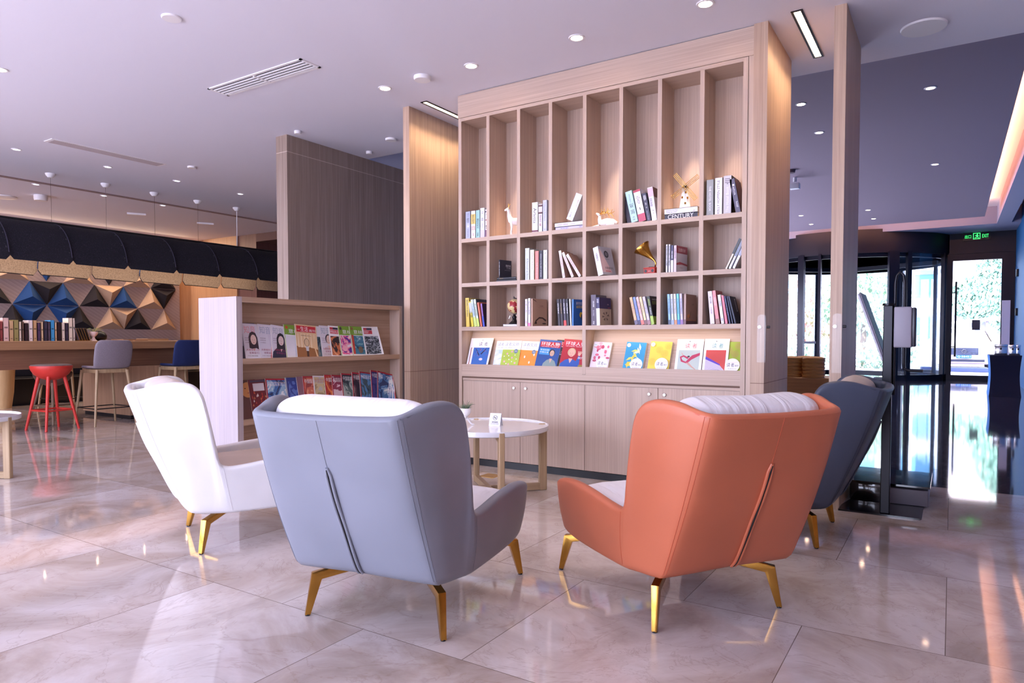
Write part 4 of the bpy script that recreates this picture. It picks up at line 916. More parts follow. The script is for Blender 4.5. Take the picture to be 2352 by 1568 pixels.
def shenghuo(P, w_, h):
    P.rect(0, w_, 0, h, (222, 190, 150)); P.poly([(0, 0), (w_, 0), (w_, h*.26), (w_*.6, h*.32), (w_*.2, h*.30), (0, h*.34)], (150, 100, 60))
    for i in range(6): P.poly([(w_*(.08+.15*i), h*.3), (w_*(.13+.15*i), h*.3), (w_*(.12+.15*i), h*.72), (w_*(.09+.15*i), h*.72)], (236, 214, 184))
    P.rect(w_*.06, w_*.96, h*.77, h*.96, (196, 26, 46)); P.text('生活', w_*.24, w_*.60, h*.79, h*.94, LT); P.text('周刊', w_*.64, w_*.94, h*.79, h*.87, LT); P.text('三联', w_*.08, w_*.2, h*.82, h*.86, LT)
    P.text('生活的意义是什么', w_*.24, w_*.72, h*.65, h*.68, (90, 60, 50))
    P.ell(w_*.48, h*.46, w_*.12, h*.125, (60, 44, 40), 24); P.ell(w_*.48, h*.46, w_*.105, h*.115, (214, 186, 150), 24)
    P.poly([(w_*.41, h*.34), (w_*.56, h*.34), (w_*.55, h*.20), (w_*.43, h*.20)], (200, 200, 206)); P.rect(w_*.45, w_*.485, h*.03, h*.2, (36, 30, 44)); P.rect(w_*.50, w_*.535, h*.03, h*.2, (36, 30, 44))
    P.poly([(w_*.84, h*.6), (w_*.9, h*.6), (w_*.88, h*.3), (w_*.98, h*.05), (w_*.9, h*.05), (w_*.82, h*.3)], (226, 190, 150))
G1 = 'magazines on the upper shelf of the rack'; G2 = 'magazines on the lower shelf of the rack'
zu = .955
ART = lambda *c, **k: artmat('cover_art', [*c], **k)
rackmag('dark grey magazine almost hidden by the left end panel', 3.126, zu, .17, .265, lambda P, w_, h: (P.rect(0, w_, 0, h, (120, 114, 134)), P.rect(0, w_, 0, h*.35, (50, 40, 60))), G1)
rackmag('知音 magazine with a smiling long-haired person in white, leftmost upper shelf', 3.172, zu, .185, .262, zhiyin((220, 140, 160), (((50, 30, 44), 'long'), (232, 200, 190), (226, 224, 236))), G1, roll=2)
rackmag('知音 magazine with a pink skirt and no face visible', 3.300, zu, .185, .262, zhiyin((150, 160, 190), None, art=lambda P, w_, h: (P.poly([(w_*.5, 0), (w_*.6, h*.35), (w_*.9, h*.35), (w_, 0)], (226, 130, 140)), P.poly([(w_*.55, h*.35), (w_*.45, h*.7), (w_*.9, h*.75), (w_*.92, h*.35)], (206, 200, 218)))), G1, roll=4)
rackmag('知音 magazine with a long-haired person in black, beside the bird 意林', 3.408, zu, .185, .260, zhiyin((160, 170, 190), (((30, 26, 40), 'long'), (224, 200, 196), (40, 40, 70))), G1, roll=7)
rackmag('green-headed 意林 magazine with small black birds on white', 3.540, zu, .165, .262, yilin((226, 226, 236), (200, 90, 40)), G1, roll=4)
rackmag('red and sand 生活周刊 magazine with a figure holding a hoop', 3.640, zu, .215, .268, shenghuo, G1, roll=4, dx=-.006, rz=90.5)
rackmag('magazine with a dark sea rock picture behind the 生活周刊', 3.760, zu, .185, .260, lambda P, w_, h: (P.rect(0, w_, 0, h, (224, 222, 232)), P.rect(0, w_, 0, h*.66, ART((40, 60, 80), (70, 100, 120), (120, 130, 130), scale=14))), G1, roll=4)
rackmag('知音 magazine with a person mostly covered, right of the 生活周刊', 3.900, zu, .185, .260, zhiyin((150, 170, 190), (((40, 30, 40), 'short'), (220, 190, 180), (206, 196, 206))), G1, dx=-.001, roll=3)
rackmag('特别关注 magazine with an orange and black patchwork picture', 3.998, zu, .180, .260, tebie(ART((40, 26, 34), (190, 110, 70), (226, 160, 120), scale=9)), G1, roll=3)
rackmag('意林 magazine with pink and purple blossoms', 4.110, zu, .172, .258, yilin(ART((90, 50, 150), (220, 90, 150), (236, 170, 190), (226, 226, 236), scale=16, seed=2), (70, 60, 60)), G1, roll=2)
rackmag('意林 magazine with a teal starburst and red strip', 4.240, zu, .172, .258, lambda P, w_, h: (yilin(ART((30, 70, 90), (60, 120, 150), (130, 180, 190), scale=8, seed=4), (140, 90, 60), (190, 70, 50))(P, w_, h), [P.poly([(w_*.62, h*.58), (w_*(.62+.2*cos(q)), h*(.58+.09*sin(q))), (w_*(.62+.03*cos(q+.6)), h*(.58+.02*sin(q+.6)))], (220, 236, 240)) for q in (0, .8, 1.6, 2.4, 3.1, 3.9, 4.7, 5.5)], P.ell(w_*.6, h*.2, w_*.16, h*.12, (120, 100, 80))), G1, roll=2)
rackmag('特别关注 magazine with a dense black and white fish-scale picture', 4.395, zu, .200, .256, tebie(ART((22, 26, 36), (90, 100, 110), (180, 186, 196), scale=26, aniso=(1, 1, 2.2), seed=6)), G1, dx=-.003, curl=.03)
zl = .510
def guojia(tc, *c, seed=0, red=True, white=False):
    def f(P, w_, h):
        P.rect(0, w_, 0, h, (178, 24, 44) if red else (232, 228, 236)); P.rect(w_*.05, w_*.95, h*.02, h*.96, artmat('cover_art', list(c), 7, seed=seed)); P.text('中国国家地理', w_*.08, w_*.92, h*.80, h*.92, LT if not white else (196, 110, 40))
    return f
def folk(P, w_, h):
    P.rect(0, w_, 0, h, (110, 24, 40)); P.rect(w_*.08, w_*.92, h*.93, h*.985, (70, 60, 90)); P.rect(w_*.2, w_*.75, h*.70, h*.90, (226, 220, 230))
    random.seed(5)
    for i in range(40):
        a, b = random.uniform(.08, .88), random.uniform(.08, .66); c = random.choice([(196, 60, 50), (206, 130, 80), (180, 70, 60), (230, 220, 220)])
        P.poly([(w_*a-.006, h*b), (w_*a, h*b+.016), (w_*a+.006, h*b), (w_*a, h*b-.006)], c)
def face(P, w_, h):
    P.rect(0, w_, 0, h, (92, 52, 44)); P.ell(w_*.55, h*.74, w_*.36, h*.2, (206, 140, 80)); P.ell(w_*.42, h*.78, w_*.05, h*.012, (50, 30, 30), 8); P.ell(w_*.7, h*.78, w_*.05, h*.012, (50, 30, 30), 8); P.ell(w_*.56, h*.66, w_*.05, h*.012, (150, 60, 50), 8); P.rect(0, w_, 0, h*.5, (96, 56, 54))
rackmag('brown magazine with a gold face, leftmost on the lower shelf', 3.130, zl, .17, .290, face, G2)
rackmag('dark red magazine with a swarm of small folk figures', 3.232, zl, .185, .288, folk, G2, th=.01)
rackmag('red-edged 中国国家地理 magazine with blue ice and snow', 3.372, zl, .215, .292, guojia(0, (30, 50, 100), (60, 110, 180), (150, 190, 220), (230, 236, 244), seed=1), G2, roll=3)
rackmag('blue calligraphy magazine between red-edged ones on the lower shelf', 3.560, zl, .185, .290, lambda P, w_, h: (P.rect(0, w_, 0, h, (40, 60, 140)), P.rect(0, w_*.06, 0, h, (170, 176, 190)), P.rect(w_*.15, w_*.9, h*.1, h*.9, artmat('cover_art', [(36, 60, 150), (90, 120, 200)], 20, seed=3))), G2, roll=2)
rackmag('brownish pink plain magazine on the lower shelf', 3.675, zl, .18, .292, lambda P, w_, h: P.rect(0, w_, 0, h, (140, 100, 116)), G2, roll=1)
rackmag('red-edged magazine with an orange and pink landscape', 3.728, zl, .2, .294, guojia(0, (150, 60, 60), (206, 110, 90), (226, 160, 130), seed=5), G2, roll=3)
rackmag('white 生活 magazine with pillars among the red ones', 3.830, zl, .2, .294, guojia(0, (170, 150, 110), (206, 190, 150), (190, 190, 190), seed=7, red=False, white=True), G2, roll=4)
rackmag('red-edged magazine with glowing red berries', 3.950, zl, .195, .296, guojia(0, (110, 20, 34), (180, 60, 40), (226, 130, 70), seed=9), G2, roll=4)
rackmag('red-edged magazine with a maroon sky and white crowd', 4.020, zl, .2, .294, guojia(0, (90, 30, 60), (140, 50, 80), (226, 200, 214), seed=11), G2, roll=6)
rackmag('red-edged magazine with grey-green swirling canyons', 4.130, zl, .2, .302, guojia(0, (40, 50, 60), (90, 110, 110), (170, 180, 176), seed=13), G2, roll=6)
rackmag('red-edged magazine with a dark brown rock scene', 4.245, zl, .2, .308, guojia(0, (40, 26, 36), (90, 60, 66), (150, 120, 116), seed=15), G2, roll=8)
rackmag('red-edged magazine with a blue sky above a winding river', 4.335, zl, .205, .310, guojia(0, (30, 40, 60), (70, 90, 100), (90, 140, 190), (200, 216, 230), seed=17), G2, roll=8)
rackmag('red-edged magazine showing only a narrow purple-blue strip', 4.470, zl, .2, .318, guojia(0, (40, 40, 110), (70, 60, 130), seed=19), G2, roll=9)
rackmag('red-edged magazine with a snow peak, rightmost with curling corner', 4.535, zl, .205, .312, guojia(0, (40, 60, 110), (70, 120, 180), (160, 190, 216), (236, 240, 244), seed=21), G2, roll=13, curl=.05)

# ================================================================ lounge chairs
def cushion(m, sx, sy, sz, e=.42, seed=0, wr=.004, fr=6, n=40, pinch=0):
    """a soft box: superellipsoid with puckers; returns MB"""
    o = MB(); vs = []; fs = []
    sg = lambda v, p: math.copysign(abs(v)**p, v)
    rn = n//2
    for i in range(rn+1):
        t = -pi/2+pi*i/rn
        for k in range(n):
            a = 2*pi*k/n
            x = sg(cos(t), e)*sg(cos(a), e*.7); y = sg(cos(t), e)*sg(sin(a), e*.7); z = sg(sin(t), .75)
            x, y, z = x*sx/2, z*sy/2, y*sz/2            # thin direction is y
            nn = noise.noise(Vector((x*fr+seed, y*fr*.5, z*fr*.4+seed)))+.5*noise.noise(Vector((x*fr*2.5, y*3, z*fr+seed*2)))
            y += wr*nn*max(-1, min(1, y/.03))*2; z += wr*nn*.3
            vs.append((x, y, z))
    for i in range(rn):
        for k in range(n): fs.append((i*n+k, (i+1)*n+k, (i+1)*n+(k+1) % n, i*n+(k+1) % n))
    return o.add(vs, fs, m, True)
HALF = [  # x, y, z at the foot of the shell -> x, y, z at its rim (right side, from arm front to middle of the back)
    ((.325, .312, .255), (.338, .330, .395)),
    ((.340, .280, .224), (.374, .290, .438)),
    ((.346, .200, .207), (.388, .205, .462)),
    ((.349, .090, .201), (.392, .090, .468)),
    ((.350, -.040, .199), (.392, -.040, .457)),
    ((.350, -.150, .199), (.392, -.170, .440)),
    ((.349, -.215, .199), (.392, -.262, .436)),
    ((.348, -.240, .199), (.394, -.306, .462)),
    ((.347, -.258, .199), (.397, -.326, .540)),
    ((.345, -.275, .200), (.400, -.346, .640)),
    ((.342, -.292, .200), (.400, -.366, .735)),
    ((.339, -.312, .201), (.396, -.386, .812)),
    ((.335, -.336, .202), (.386, -.422, .856)),
    ((.330, -.362, .203), (.370, -.480, .870)),
    ((.324, -.390, .205), (.350, -.550, .866)),
    ((.316, -.412, .207), (.325, -.618, .850)),
    ((.304, -.432, .209), (.302, -.672, .838)),
    ((.270, -.442, .212), (.262, -.694, .832)),
    ((.180, -.450, .216), (.172, -.702, .829)),
    ((.080, -.454, .220), (.076, -.706, .828)),
    ((.0, -.455, .222), (.0, -.707, .827)),
]
COLS = HALF+[(tuple([-a[0]]+list(a[1:])), tuple([-b[0]]+list(b[1:]))) for a, b in HALF[-2::-1]]
def _cr(P, u):
    i = int(min(max(math.floor(u), 0), len(P)-2)); f = u-i
    p0, p1, p2, p3 = P[max(i-1, 0)], P[i], P[i+1], P[min(i+2, len(P)-1)]
    return tuple(.5*((2*b_)+(-a_+c_)*f+(2*a_-5*b_+4*c_-d_)*f*f+(-a_+3*b_-3*c_+d_)*f**3) for a_, b_, c_, d_ in zip(p0, p1, p2, p3))
def shell_pt(u, t, off=0.0):
    a, b = Vector(_cr([c[0] for c in COLS], u)), Vector(_cr([c[1] for c in COLS], u)); p = a.lerp(b, t)
    h = (b-a).length; m_ = u if u <= 20 else 40-u; sx = 1 if u <= 20 else -1
    k = min(max((m_-12.5)/5.0, 0), 1); k = k*k*(3-2*k)
    n_ = Vector((sx*(1-k), -k, 0)).normalized()
    bul = .016*sin(pi*t)*min(1, h/.5)
    r_ = .07; low = -.030*(1-sqrt(max(0, 1-(1-t/r_)**2))) if t < r_ else 0
    return p+n_*(bul+low+off)
def lounge(label, loc, rz, name_m, m_in, m_pillow, m_pipe, seed=1, m_seat=None, group='wingback lounge chairs around the round table'):
    t = thing('lounge_chair', label, 'armchair', (loc[0], loc[1], 0), R(rz), group)
    nC = len(COLS); T = .046; SUB = 4; NU = (nC-1)*SUB
    tt = [0, .012, .03, .05, .08]+[.08+(.92)*k/21 for k in range(1, 22)]; nr = len(tt)
    vs = []; fs = []; A = 6
    def nrm(u): return (shell_pt(u, .5, 1.0)-shell_pt(u, .5)).normalized()
    def idx(v): vs.append(v[:]); return len(vs)-1
    O = [[idx(shell_pt(i/SUB, q)) for q in tt] for i in range(NU+1)]
    I = [[idx(shell_pt(i/SUB, q, -T)) for q in tt] for i in range(NU+1)]
    for i in range(NU):
        for j in range(nr-1):
            fs.append((O[i][j], O[i][j+1], O[i+1][j+1], O[i+1][j])); fs.append((I[i][j], I[i+1][j], I[i+1][j+1], I[i][j+1]))
        fs.append((O[i][0], O[i+1][0], I[i+1][0], I[i][0]))
    W0 = []
    for i in range(NU+1):
        u = i/SUB; n_ = nrm(u); d = shell_pt(min(u+.3, 40), 1)-shell_pt(max(u-.3, 0), 1); w_ = n_.cross(d).normalized()
        if w_.dot(shell_pt(u, 1)-shell_pt(u, .9)) < 0: w_ = -w_
        W0.append(w_)
    rim = []
    for i in range(NU+1):
        u = i/SUB; n_ = nrm(u); w_ = sum((W0[min(max(i+q, 0), NU)] for q in range(-5, 6)), Vector()).normalized(); p = shell_pt(u, 1, -T/2)
        rim.append([O[i][-1]]+[idx(p+n_*(T/2)*cos(pi*k/A)+w_*.016*sin(pi*k/A)) for k in range(1, A)]+[I[i][-1]])
    for i in range(NU):
        for k in range(A): fs.append((rim[i][k], rim[i][k+1], rim[i+1][k+1], rim[i+1][k]))
    for e in (0, NU):
        u = e/SUB; n_ = nrm(u); cap = []
        for j, q in enumerate(tt):
            p = shell_pt(u, q, -T/2); cap.append([O[e][j]]+[idx(p+n_*(T/2)*cos(pi*k/A)+Vector((0, .020*sin(pi*k/A), 0))) for k in range(1, A)]+[I[e][j]])
        for j in range(nr-1):
            for k in range(A): fs.append((cap[j][k], cap[j][k+1], cap[j+1][k+1], cap[j+1][k]))
        for k in range(A): fs.append((cap[-1][k], cap[-1][k+1], rim[e][k+1], rim[e][k]))
        fs.append(tuple(cap[0]))
    o = MB(); o.add(vs, fs, name_m, True); sh = o.build('shell', t)
    # piping on the rim, seams and the back slit
    o = MB(); o.tube([shell_pt(i/2, 1, -.006)+Vector((0, 0, .0005)) for i in range(2*nC-1)], .0050, m_pipe, 8); o.build('piping', t)
    o = MB()
    for ci in (16, nC-17):
        for dx in (-.010, .010):
            o.tube([shell_pt(ci+dx*18*(1 if ci < 20 else -1), k/24) for k in range(1, 25)], .0013, m_pipe, 5)
    o.tube([shell_pt(20, k/24) for k in range(17, 25)], .0013, m_pipe, 5)
    o.tube([shell_pt(6.6-k*.02, k/12) for k in range(0, 13)], .0012, m_pipe, 5)
    o.tube([shell_pt(nC-1-6.6+k*.02, k/12) for k in range(0, 13)], .0012, m_pipe, 5)
    o.build('seam', t)
    o = MB()
    for s_ in (-1, 1):
        o.tube([shell_pt(20, k/30*.70+.02)+Vector((s_*(.0085 if k < 28 else .0085*(30-k)/2), -.0035-.002*sin(k*.35), 0)) for k in range(0, 31)], .0058, name_m, 8)
    o.tube([shell_pt(20, k/30*.69+.02)+Vector((0, -.0045, 0)) for k in range(0, 31)], .0045, M_BLACK, 6)
    o.build('back_slit', t)
    # under body
    MB().box(-.30, .30, -.37, .27, .206, .33, m_in, bev=.02).build('seat_base', t)
    # seat cushion
    ms = m_seat or m_pillow
    c = cushion(ms, .640, .150, .660, .34, seed, .003).build('seat_cushion', t, (0, -.045, .365), (R(-88), 0, 0))
    MB().tube([(.322*math.copysign(abs(cos(a))**.3, cos(a)), -.045+.332*math.copysign(abs(sin(a))**.3, sin(a)), .395+.004*sin(3*a)) for a in [2*pi*k/72 for k in range(72)]], .004, mat((132, 84, 40), .5), 6, closed=True).build('piping', t, label='brown piping')
    # back cushion
    cushion(m_pillow, .620, .170, .49, .27, seed+3, .006, fr=6, n=64).build('back_cushion', t, (.008, -.462, .652), (R(20), 0, 0))
    # legs
    for sx in (-1, 1):
        for sy, yy in ((-1, -.383), (1, .383)):
            foot = Vector((sx*.304, yy, .004)); knee = Vector((sx*.280, yy*.93, .158)); att = Vector((sx*.150, yy*.62, .196))
            d = (att-foot); d.z = 0; d.normalize(); sdv = Vector((-d.y, d.x, 0))
            up = Vector((0, 0, 1)); w2 = .0145
            prof = [(foot, .0115, .013), (knee, .0145, .028), (att, .0145, .028)]
            a0 = [foot-d*.011, knee-d*.018+up*.012, att-d*.002+up*.006]
            a1 = [foot+d*.011, knee+d*.020-up*.016, att+d*.004-up*.026]
            vs = []
            for p, q, hw in zip(a0, a1, (.0105, .0155, .0155)): vs += [p+sdv*hw, p-sdv*hw, q-sdv*hw, q+sdv*hw]
            bm = bmesh.new(); bv = [bm.verts.new(v) for v in vs]
            for k in range(2):
                for j in range(4): bm.faces.new((bv[k*4+j], bv[k*4+(j+1) % 4], bv[k*4+4+(j+1) % 4], bv[k*4+4+j]))
            bm.faces.new(bv[0:4][::-1]); bm.faces.new(bv[8:12]); bmesh.ops.recalc_face_normals(bm, faces=bm.faces)
            bmesh.ops.bevel(bm, geom=bm.edges[:], offset=.003, segments=2, affect='EDGES', profile=.6); bm.verts.index_update()
            o = MB(); o.add([v.co[:] for v in bm.verts], [[v.index for v in f.verts] for f in bm.faces], M_GOLD, True); bm.free()
            lg = o.build('leg', t)
            MB().lathe([(.010, 0), (.011, .006), (.009, .010)], M_BLACK, 14, M=Matrix.Translation((foot.x, foot.y, 0))).build('foot_cap', lg)
    return t
L_GREY = leather('grey_leather', (136, 140, 154)); L_GREYD = leather('grey_piping', (112, 114, 128))
L_OR = leather('orange_leather', (200, 110, 78)); L_ORD = leather('orange_piping', (196, 88, 56))
L_WH = leather('white_leather', (240, 238, 240), .38); L_WHP = leather('white_piping', (226, 220, 224))
L_SL = leather('slate_leather', (64, 72, 92)); L_SLD = leather('slate_piping', (44, 50, 70))
L_CREAM = leather('cream_cushion', (226, 212, 204), .5); 
s = NT('white_cushion'); f = s.noise(s.coords((9, 1, 2.2)), 1.6, 3, .5, .6); s.bump(f, .55, .03); L_PW = s.out((238, 236, 242), .5)

L_GREYIN = leather('grey_lining', (150, 140, 150)); L_CR2 = leather('sand_cushion', (206, 190, 180), .5)
lounge('lavender-grey leather wingback armchair seen from behind, white pillow on top', (-1.911, 2.267), 10.4, L_GREY, L_GREY, L_PW, L_GREYD, 1)
lounge('orange leather wingback armchair seen from behind', (-1.064, 2.897), 55.6, L_OR, L_OR, L_PW, L_ORD, 5)
lounge('white leather wingback armchair seen from its side, left of the grey one', (-3.312, 2.551), -26.7, L_WH, L_WH, L_CREAM, L_WHP, 9, m_seat=leather('beige_seat_cushion', (206, 186, 172), .5))
lounge('dark slate-blue leather wingback armchair half hidden behind the orange one', (-.965, 4.171), 90.5, L_SL, L_SL, L_CR2, L_SLD, 13)
# ================================================================ round tables
def round_table(label, x, y, ang):
    t = thing('coffee_table', label, 'table', (x, y, 0), R(ang), 'round white coffee tables')
    MW = mat((236, 236, 242), .08, coat=.6, name='white_lacquer')
    MB().lathe([(.0001, .452), (.425, .452), (.433, .458), (.435, .478), (.4335, .490), (.428, .490), (.425, .480), (.0001, .480)], MW, 64).build('table_top', t)
    for k in range(4):
        M = Matrix.Rotation(R(90*k), 4, 'Z')
        o = MB(); o.box(.382, .437, -.019, .019, 0, .484, M_OAKP, M=M, bev=.004); o.build('leg', t)
    for k in range(2):
        M = Matrix.Rotation(R(90*k), 4, 'Z')
        z = .0 if k == 0 else .0008
        MB().box(-.384, .384, -.017, .017, .004+z, .052+z, M_OAKPX if k == 0 else M_OAKP, M=M).build('base_beam', t)
        o = MB(); o.prism([(-.385, -.45), (-.385, -.39), (.0, -.36)], -.01, .01, M_OAKP) if False else None
        b = MB(); b.add([(-.384, -.012, .452), (-.384, -.012, .405), (-.30, -.012, .43), (.30, -.012, .43), (.384, -.012, .405), (.384, -.012, .452), (-.384, .012, .452), (-.384, .012, .405), (-.30, .012, .43), (.30, .012, .43), (.384, .012, .405), (.384, .012, .452)],
                         [(0, 1, 2, 3, 4, 5), (11, 10, 9, 8, 7, 6), (0, 6, 7, 1), (1, 7, 8, 2), (2, 8, 9, 3), (3, 9, 10, 4), (4, 10, 11, 5), (5, 11, 6, 0)], M_OAKP, M=M); b.build('top_rail', t)
    return t
TX0, TY0 = -2.775, 4.015
round_table('round white table with oak legs in the middle of the four armchairs', TX0, TY0, 47)
round_table('round white table with oak legs cut off by the left edge', -6.59, 2.17, 33)
# plant pot shaped like a figure with legs
px, py = -2.93, 3.96
t = thing('plant_pot', 'small white pot standing on two long feet with a wispy air plant', 'plant pot', (px, py, .4806), R(20))
o = MB(); o.lathe([(.010, .062), (.022, .068), (.036, .086), (.041, .105), (.041, .121), (.037, .122), (.036, .112), (.025, .1), (.0001, .098)], M_CER, 32); o.lathe([(.012, .05), (.012, .064)], M_CER, 16)
o.build('bowl', t)
for s_ in (-1, 1):
    MB().tube([(0, s_*.006, .062), (.012*s_, s_*.012, .045), (.034*s_, s_*.016, .014), (.044*s_, s_*.018, .006), (.060*s_, s_*.02, .004)], [.011, .009, .007, .0065, .0035], M_CER, 12).build('foot', t)
random.seed(8); o = MB(); g1, g2, g3 = mat((96, 128, 96), .5), mat((140, 150, 110), .5), mat((70, 96, 84), .5)
for i in range(46):
    a = random.uniform(0, 6.28); L = random.uniform(.05, .11); b = random.uniform(.3, 1.1)
    p = [(.012*cos(a), .012*sin(a), .105)]
    for k in (1, 2, 3, 4):
        q = k/4; p.append((.012*cos(a)+L*b*.6*q*cos(a)*q**.4, .012*sin(a)+L*b*.6*q*sin(a)*q**.4, .105+L*(q*.9-.55*b*q*q)))
    o.tube(p, [.0022, .0018, .0013, .0009, .0004], random.choice([g1, g2, g3]), 4)
o.build('leaves', t)
# no-smoking tent card
t = thing('table_sign', 'folded white no-smoking tent card on the round table', 'sign', (-2.735, 4.06, .4806), R(14))
o = MB(); o.add([(-.042, -.034, 0), (.042, -.034, 0), (.042, 0, .088), (-.042, 0, .088), (.042, .034, 0), (-.042, .034, 0), (-.042, -.0315, 0), (.042, -.0315, 0), (.042, 0, .082), (-.042, 0, .082), (.042, .0315, 0), (-.042, .0315, 0)],
     [(0, 1, 2, 3), (3, 2, 4, 5), (7, 6, 9, 8), (8, 9, 11, 10), (0, 3, 9, 6), (3, 5, 11, 9), (1, 7, 8, 2), (2, 8, 10, 4), (0, 6, 7, 1), (5, 4, 10, 11)], mat((236, 236, 244), .15, coat=.3))
o.build('card', t)
tl = math.atan2(.034, .088)
P = Print()
for k in range(24):
    a, b = 2*pi*k/24, 2*pi*(k+1)/24; cx, cz = .042, .060
    P.k = 0; P.poly([(cx+.017*cos(a), cz+.017*sin(a)), (cx+.017*cos(b), cz+.017*sin(b)), (cx+.0145*cos(b), cz+.0145*sin(b)), (cx+.0145*cos(a), cz+.0145*sin(a))], (40, 40, 50))
P.k = 1; P.poly([(.030, .070), (.032, .072), (.054, .050), (.052, .048)], (40, 40, 50)); P.rect(.030, .050, .0575, .0615, (40, 40, 50)); P.poly([(.050, .064), (.053, .070), (.055, .069), (.052, .063)], (40, 40, 50))
P.text('请勿吸烟', .020, .064, .022, .034, (30, 30, 40)); P.text('NO SMOKING PLEASE', .014, .070, .012, .017, (110, 110, 130))
P.build(t, (-.042, -.034, 0), (-tl, 0, 0), 'print')
# brass floor plate
t = tag(MB().box(-.07, .07, -.07, .07, 0, .003, mat((196, 158, 90), .35, .8), bev=.001).build('floor_socket', loc=(-3.10, 4.52, 0)), 'square brass floor socket cover near the round table legs', 'floor socket')
# ================================================================ cafe side: long counter, pendant shade, stools
ct = thing('bar_counter', 'long high oak counter running under the black pendant shade', 'counter', (-10.0, 5.0, 0))
M_BROWN2 = wood('brown_apron', (150, 108, 84), (122, 84, 64), 'y', fine=40)
M_TANX = wood('tan_panel', (186, 150, 122), (160, 124, 98), 'z', fine=40)
MB().box(-.70, .70, -3.6, 2.9, .965, 1.070, M_BROWN, bev=.004).build('counter_top', ct)
MB().box(-.58, .50, -3.5, 2.8, .725, .965, M_BROWN2).build('apron', ct)
for y0 in (-3.3, .05):
    MB().box(-.67, .60, y0, y0+.85, .055, .725, M_TANX).build('support_box', ct)
    MB().box(-.65, .58, y0+.02, y0+.83, 0, .055, M_BLACK).build('plinth', ct)
# row of books and objects on it
random.seed(11)
bb_ = [  # y0, y1, height, colour, words
 (3.560, 3.640, .25, (196, 160, 130), 'tan book at the far left end of the counter row'),
 (3.645, 3.700, .26, (226, 200, 196), 'pale pink book beside the tan one at the left end'),
 (3.705, 3.735, .24, (150, 70, 70), 'narrow dark red book near the left end'),
 (3.740, 3.800, .285, (232, 196, 190), 'tall pink book near the left end'),
 (3.804, 3.850, .25, (206, 170, 130), 'tan book left of the olive one'),
 (3.853, 3.905, .262, (160, 150, 96), 'olive book with black marks'),
 (3.910, 3.935, .24, (236, 220, 206), 'narrow cream book right of the olive one'),
 (3.940, 3.965, .245, (110, 84, 74), 'narrow brown book beside the dark wooden one'),
 (3.972, 4.010, .225, (52, 34, 44), 'dark wooden-looking book in the left half'),
 (4.018, 4.062, .262, (240, 226, 226), 'white book with pink spine'),
 (4.066, 4.108, .262, (206, 166, 124), 'wide tan book right of the white and pink one'),
 (4.114, 4.150, .235, (84, 62, 96), 'purple-grey book'),
 (4.155, 4.182, .245, (220, 190, 156), 'narrow beige book right of the purple-grey one'),
 (4.188, 4.232, .255, (62, 58, 78), 'dark slate book with a pale label'),
 (4.236, 4.262, .25, (96, 80, 100), 'narrow mauve book left of the bright blue one'),
 (4.268, 4.312, .268, (70, 160, 220), 'bright blue book, the only one of that colour'),
 (4.316, 4.340, .24, (226, 190, 156), 'narrow beige book right of the bright blue one'),
 (4.345, 4.392, .245, (44, 26, 36), 'near-black book in the right half'),
 (4.398, 4.436, .24, (238, 222, 210), 'cream book right of the near-black one'),
 (4.440, 4.478, .235, (58, 50, 70), 'dark book left of the tallest cream one'),
 (4.482, 4.530, .302, (240, 224, 206), 'tallest cream book of the row'),
 (4.534, 4.560, .300, (232, 216, 204), 'tall thin cream book at the right end of the row')]
for y0, y1, h, c, lb in bb_:
    t = thing('book', 'small '+lb+' on the bar counter' if len(lb.split()) < 10 else lb+' on the counter', 'book', (-9.80, y0, 1.0705), 0, 'books on the bar counter')
    w_ = y1-y0; m_ = mat(c, .5)
    o = MB(); o.box(-.16, 0, 0, .003, 0, h, m_); o.box(-.16, 0, w_-.003, w_, 0, h, m_); o.box(-.003, 0, 0, w_, 0, h, m_); o.build('cover', t)
    MB().box(-.157, -.003, .003, w_-.003, .002, h-.003, mat(PAGE, .8)).build('pages', t)
    o = Print(); o.rect(w_*.2, w_*.8, h*.55, h*.62, tuple(max(0, int(v*.6)) for v in c)); o.rect(w_*.3, w_*.7, h*.1, h*.14, tuple(max(0, int(v*.6)) for v in c)); o.build(t, (0, 0, 0), (0, 0, R(90)), 'lettering')
t = thing('plate_rack', 'wire rack holding thin leaning tablets between tall cream books and small plant', 'rack', (-9.85, 4.60, 1.0705))
MB().box(-.06, .06, -.02, .16, 0, .008, M_GOLD).build('base', t)
for k in range(5):
    MB().box(-.09, .09, -.002, .002, 0, .17, mat((70, 58, 70), .4), M=Matrix.Translation((0, .0+k*.032, .008)) @ Matrix.Rotation(R(18), 4, 'X')).build('tablet', t)
    MB().box(.088, .092, -.003, .003, 0, .17, M_GOLDB, M=Matrix.Translation((0, .0+k*.032, .008)) @ Matrix.Rotation(R(18), 4, 'X')).build('tablet_edge', t)
t = thing('plant_pot', 'small pink-white goblet pot with a grassy plant on the bar counter', 'plant pot', (-9.82, 4.80, 1.0705))
MB().lathe([(.045, 0), (.02, .03), (.016, .05), (.04, .075), (.055, .10), (.055, .125), (.048, .122), (.03, .09), (.0001, .08)], mat((236, 206, 200), .4), 24).build('bowl', t)
o = MB(); random.seed(4)
for i in range(26):
    a = random.uniform(0, 6.28); L = random.uniform(.06, .13)
    o.tube([(0, 0, .10), (L*.4*cos(a), L*.4*sin(a), .10+L*.6), (L*cos(a), L*sin(a), .10+L*.45)], [.003, .002, .0006], random.choice([g1, g2, mat((206, 180, 110), .6)]), 4)
o.build('leaves', t)
t = thing('decor_ball', 'black rounded ornament beside the small plant on the bar counter', 'ornament', (-9.95, 4.93, 1.0705))
MB().lathe([(.07, 0), (.10, .03), (.105, .07), (.08, .115), (.04, .14), (.0001, .145)], M_BLACK, 28).build('body', t)
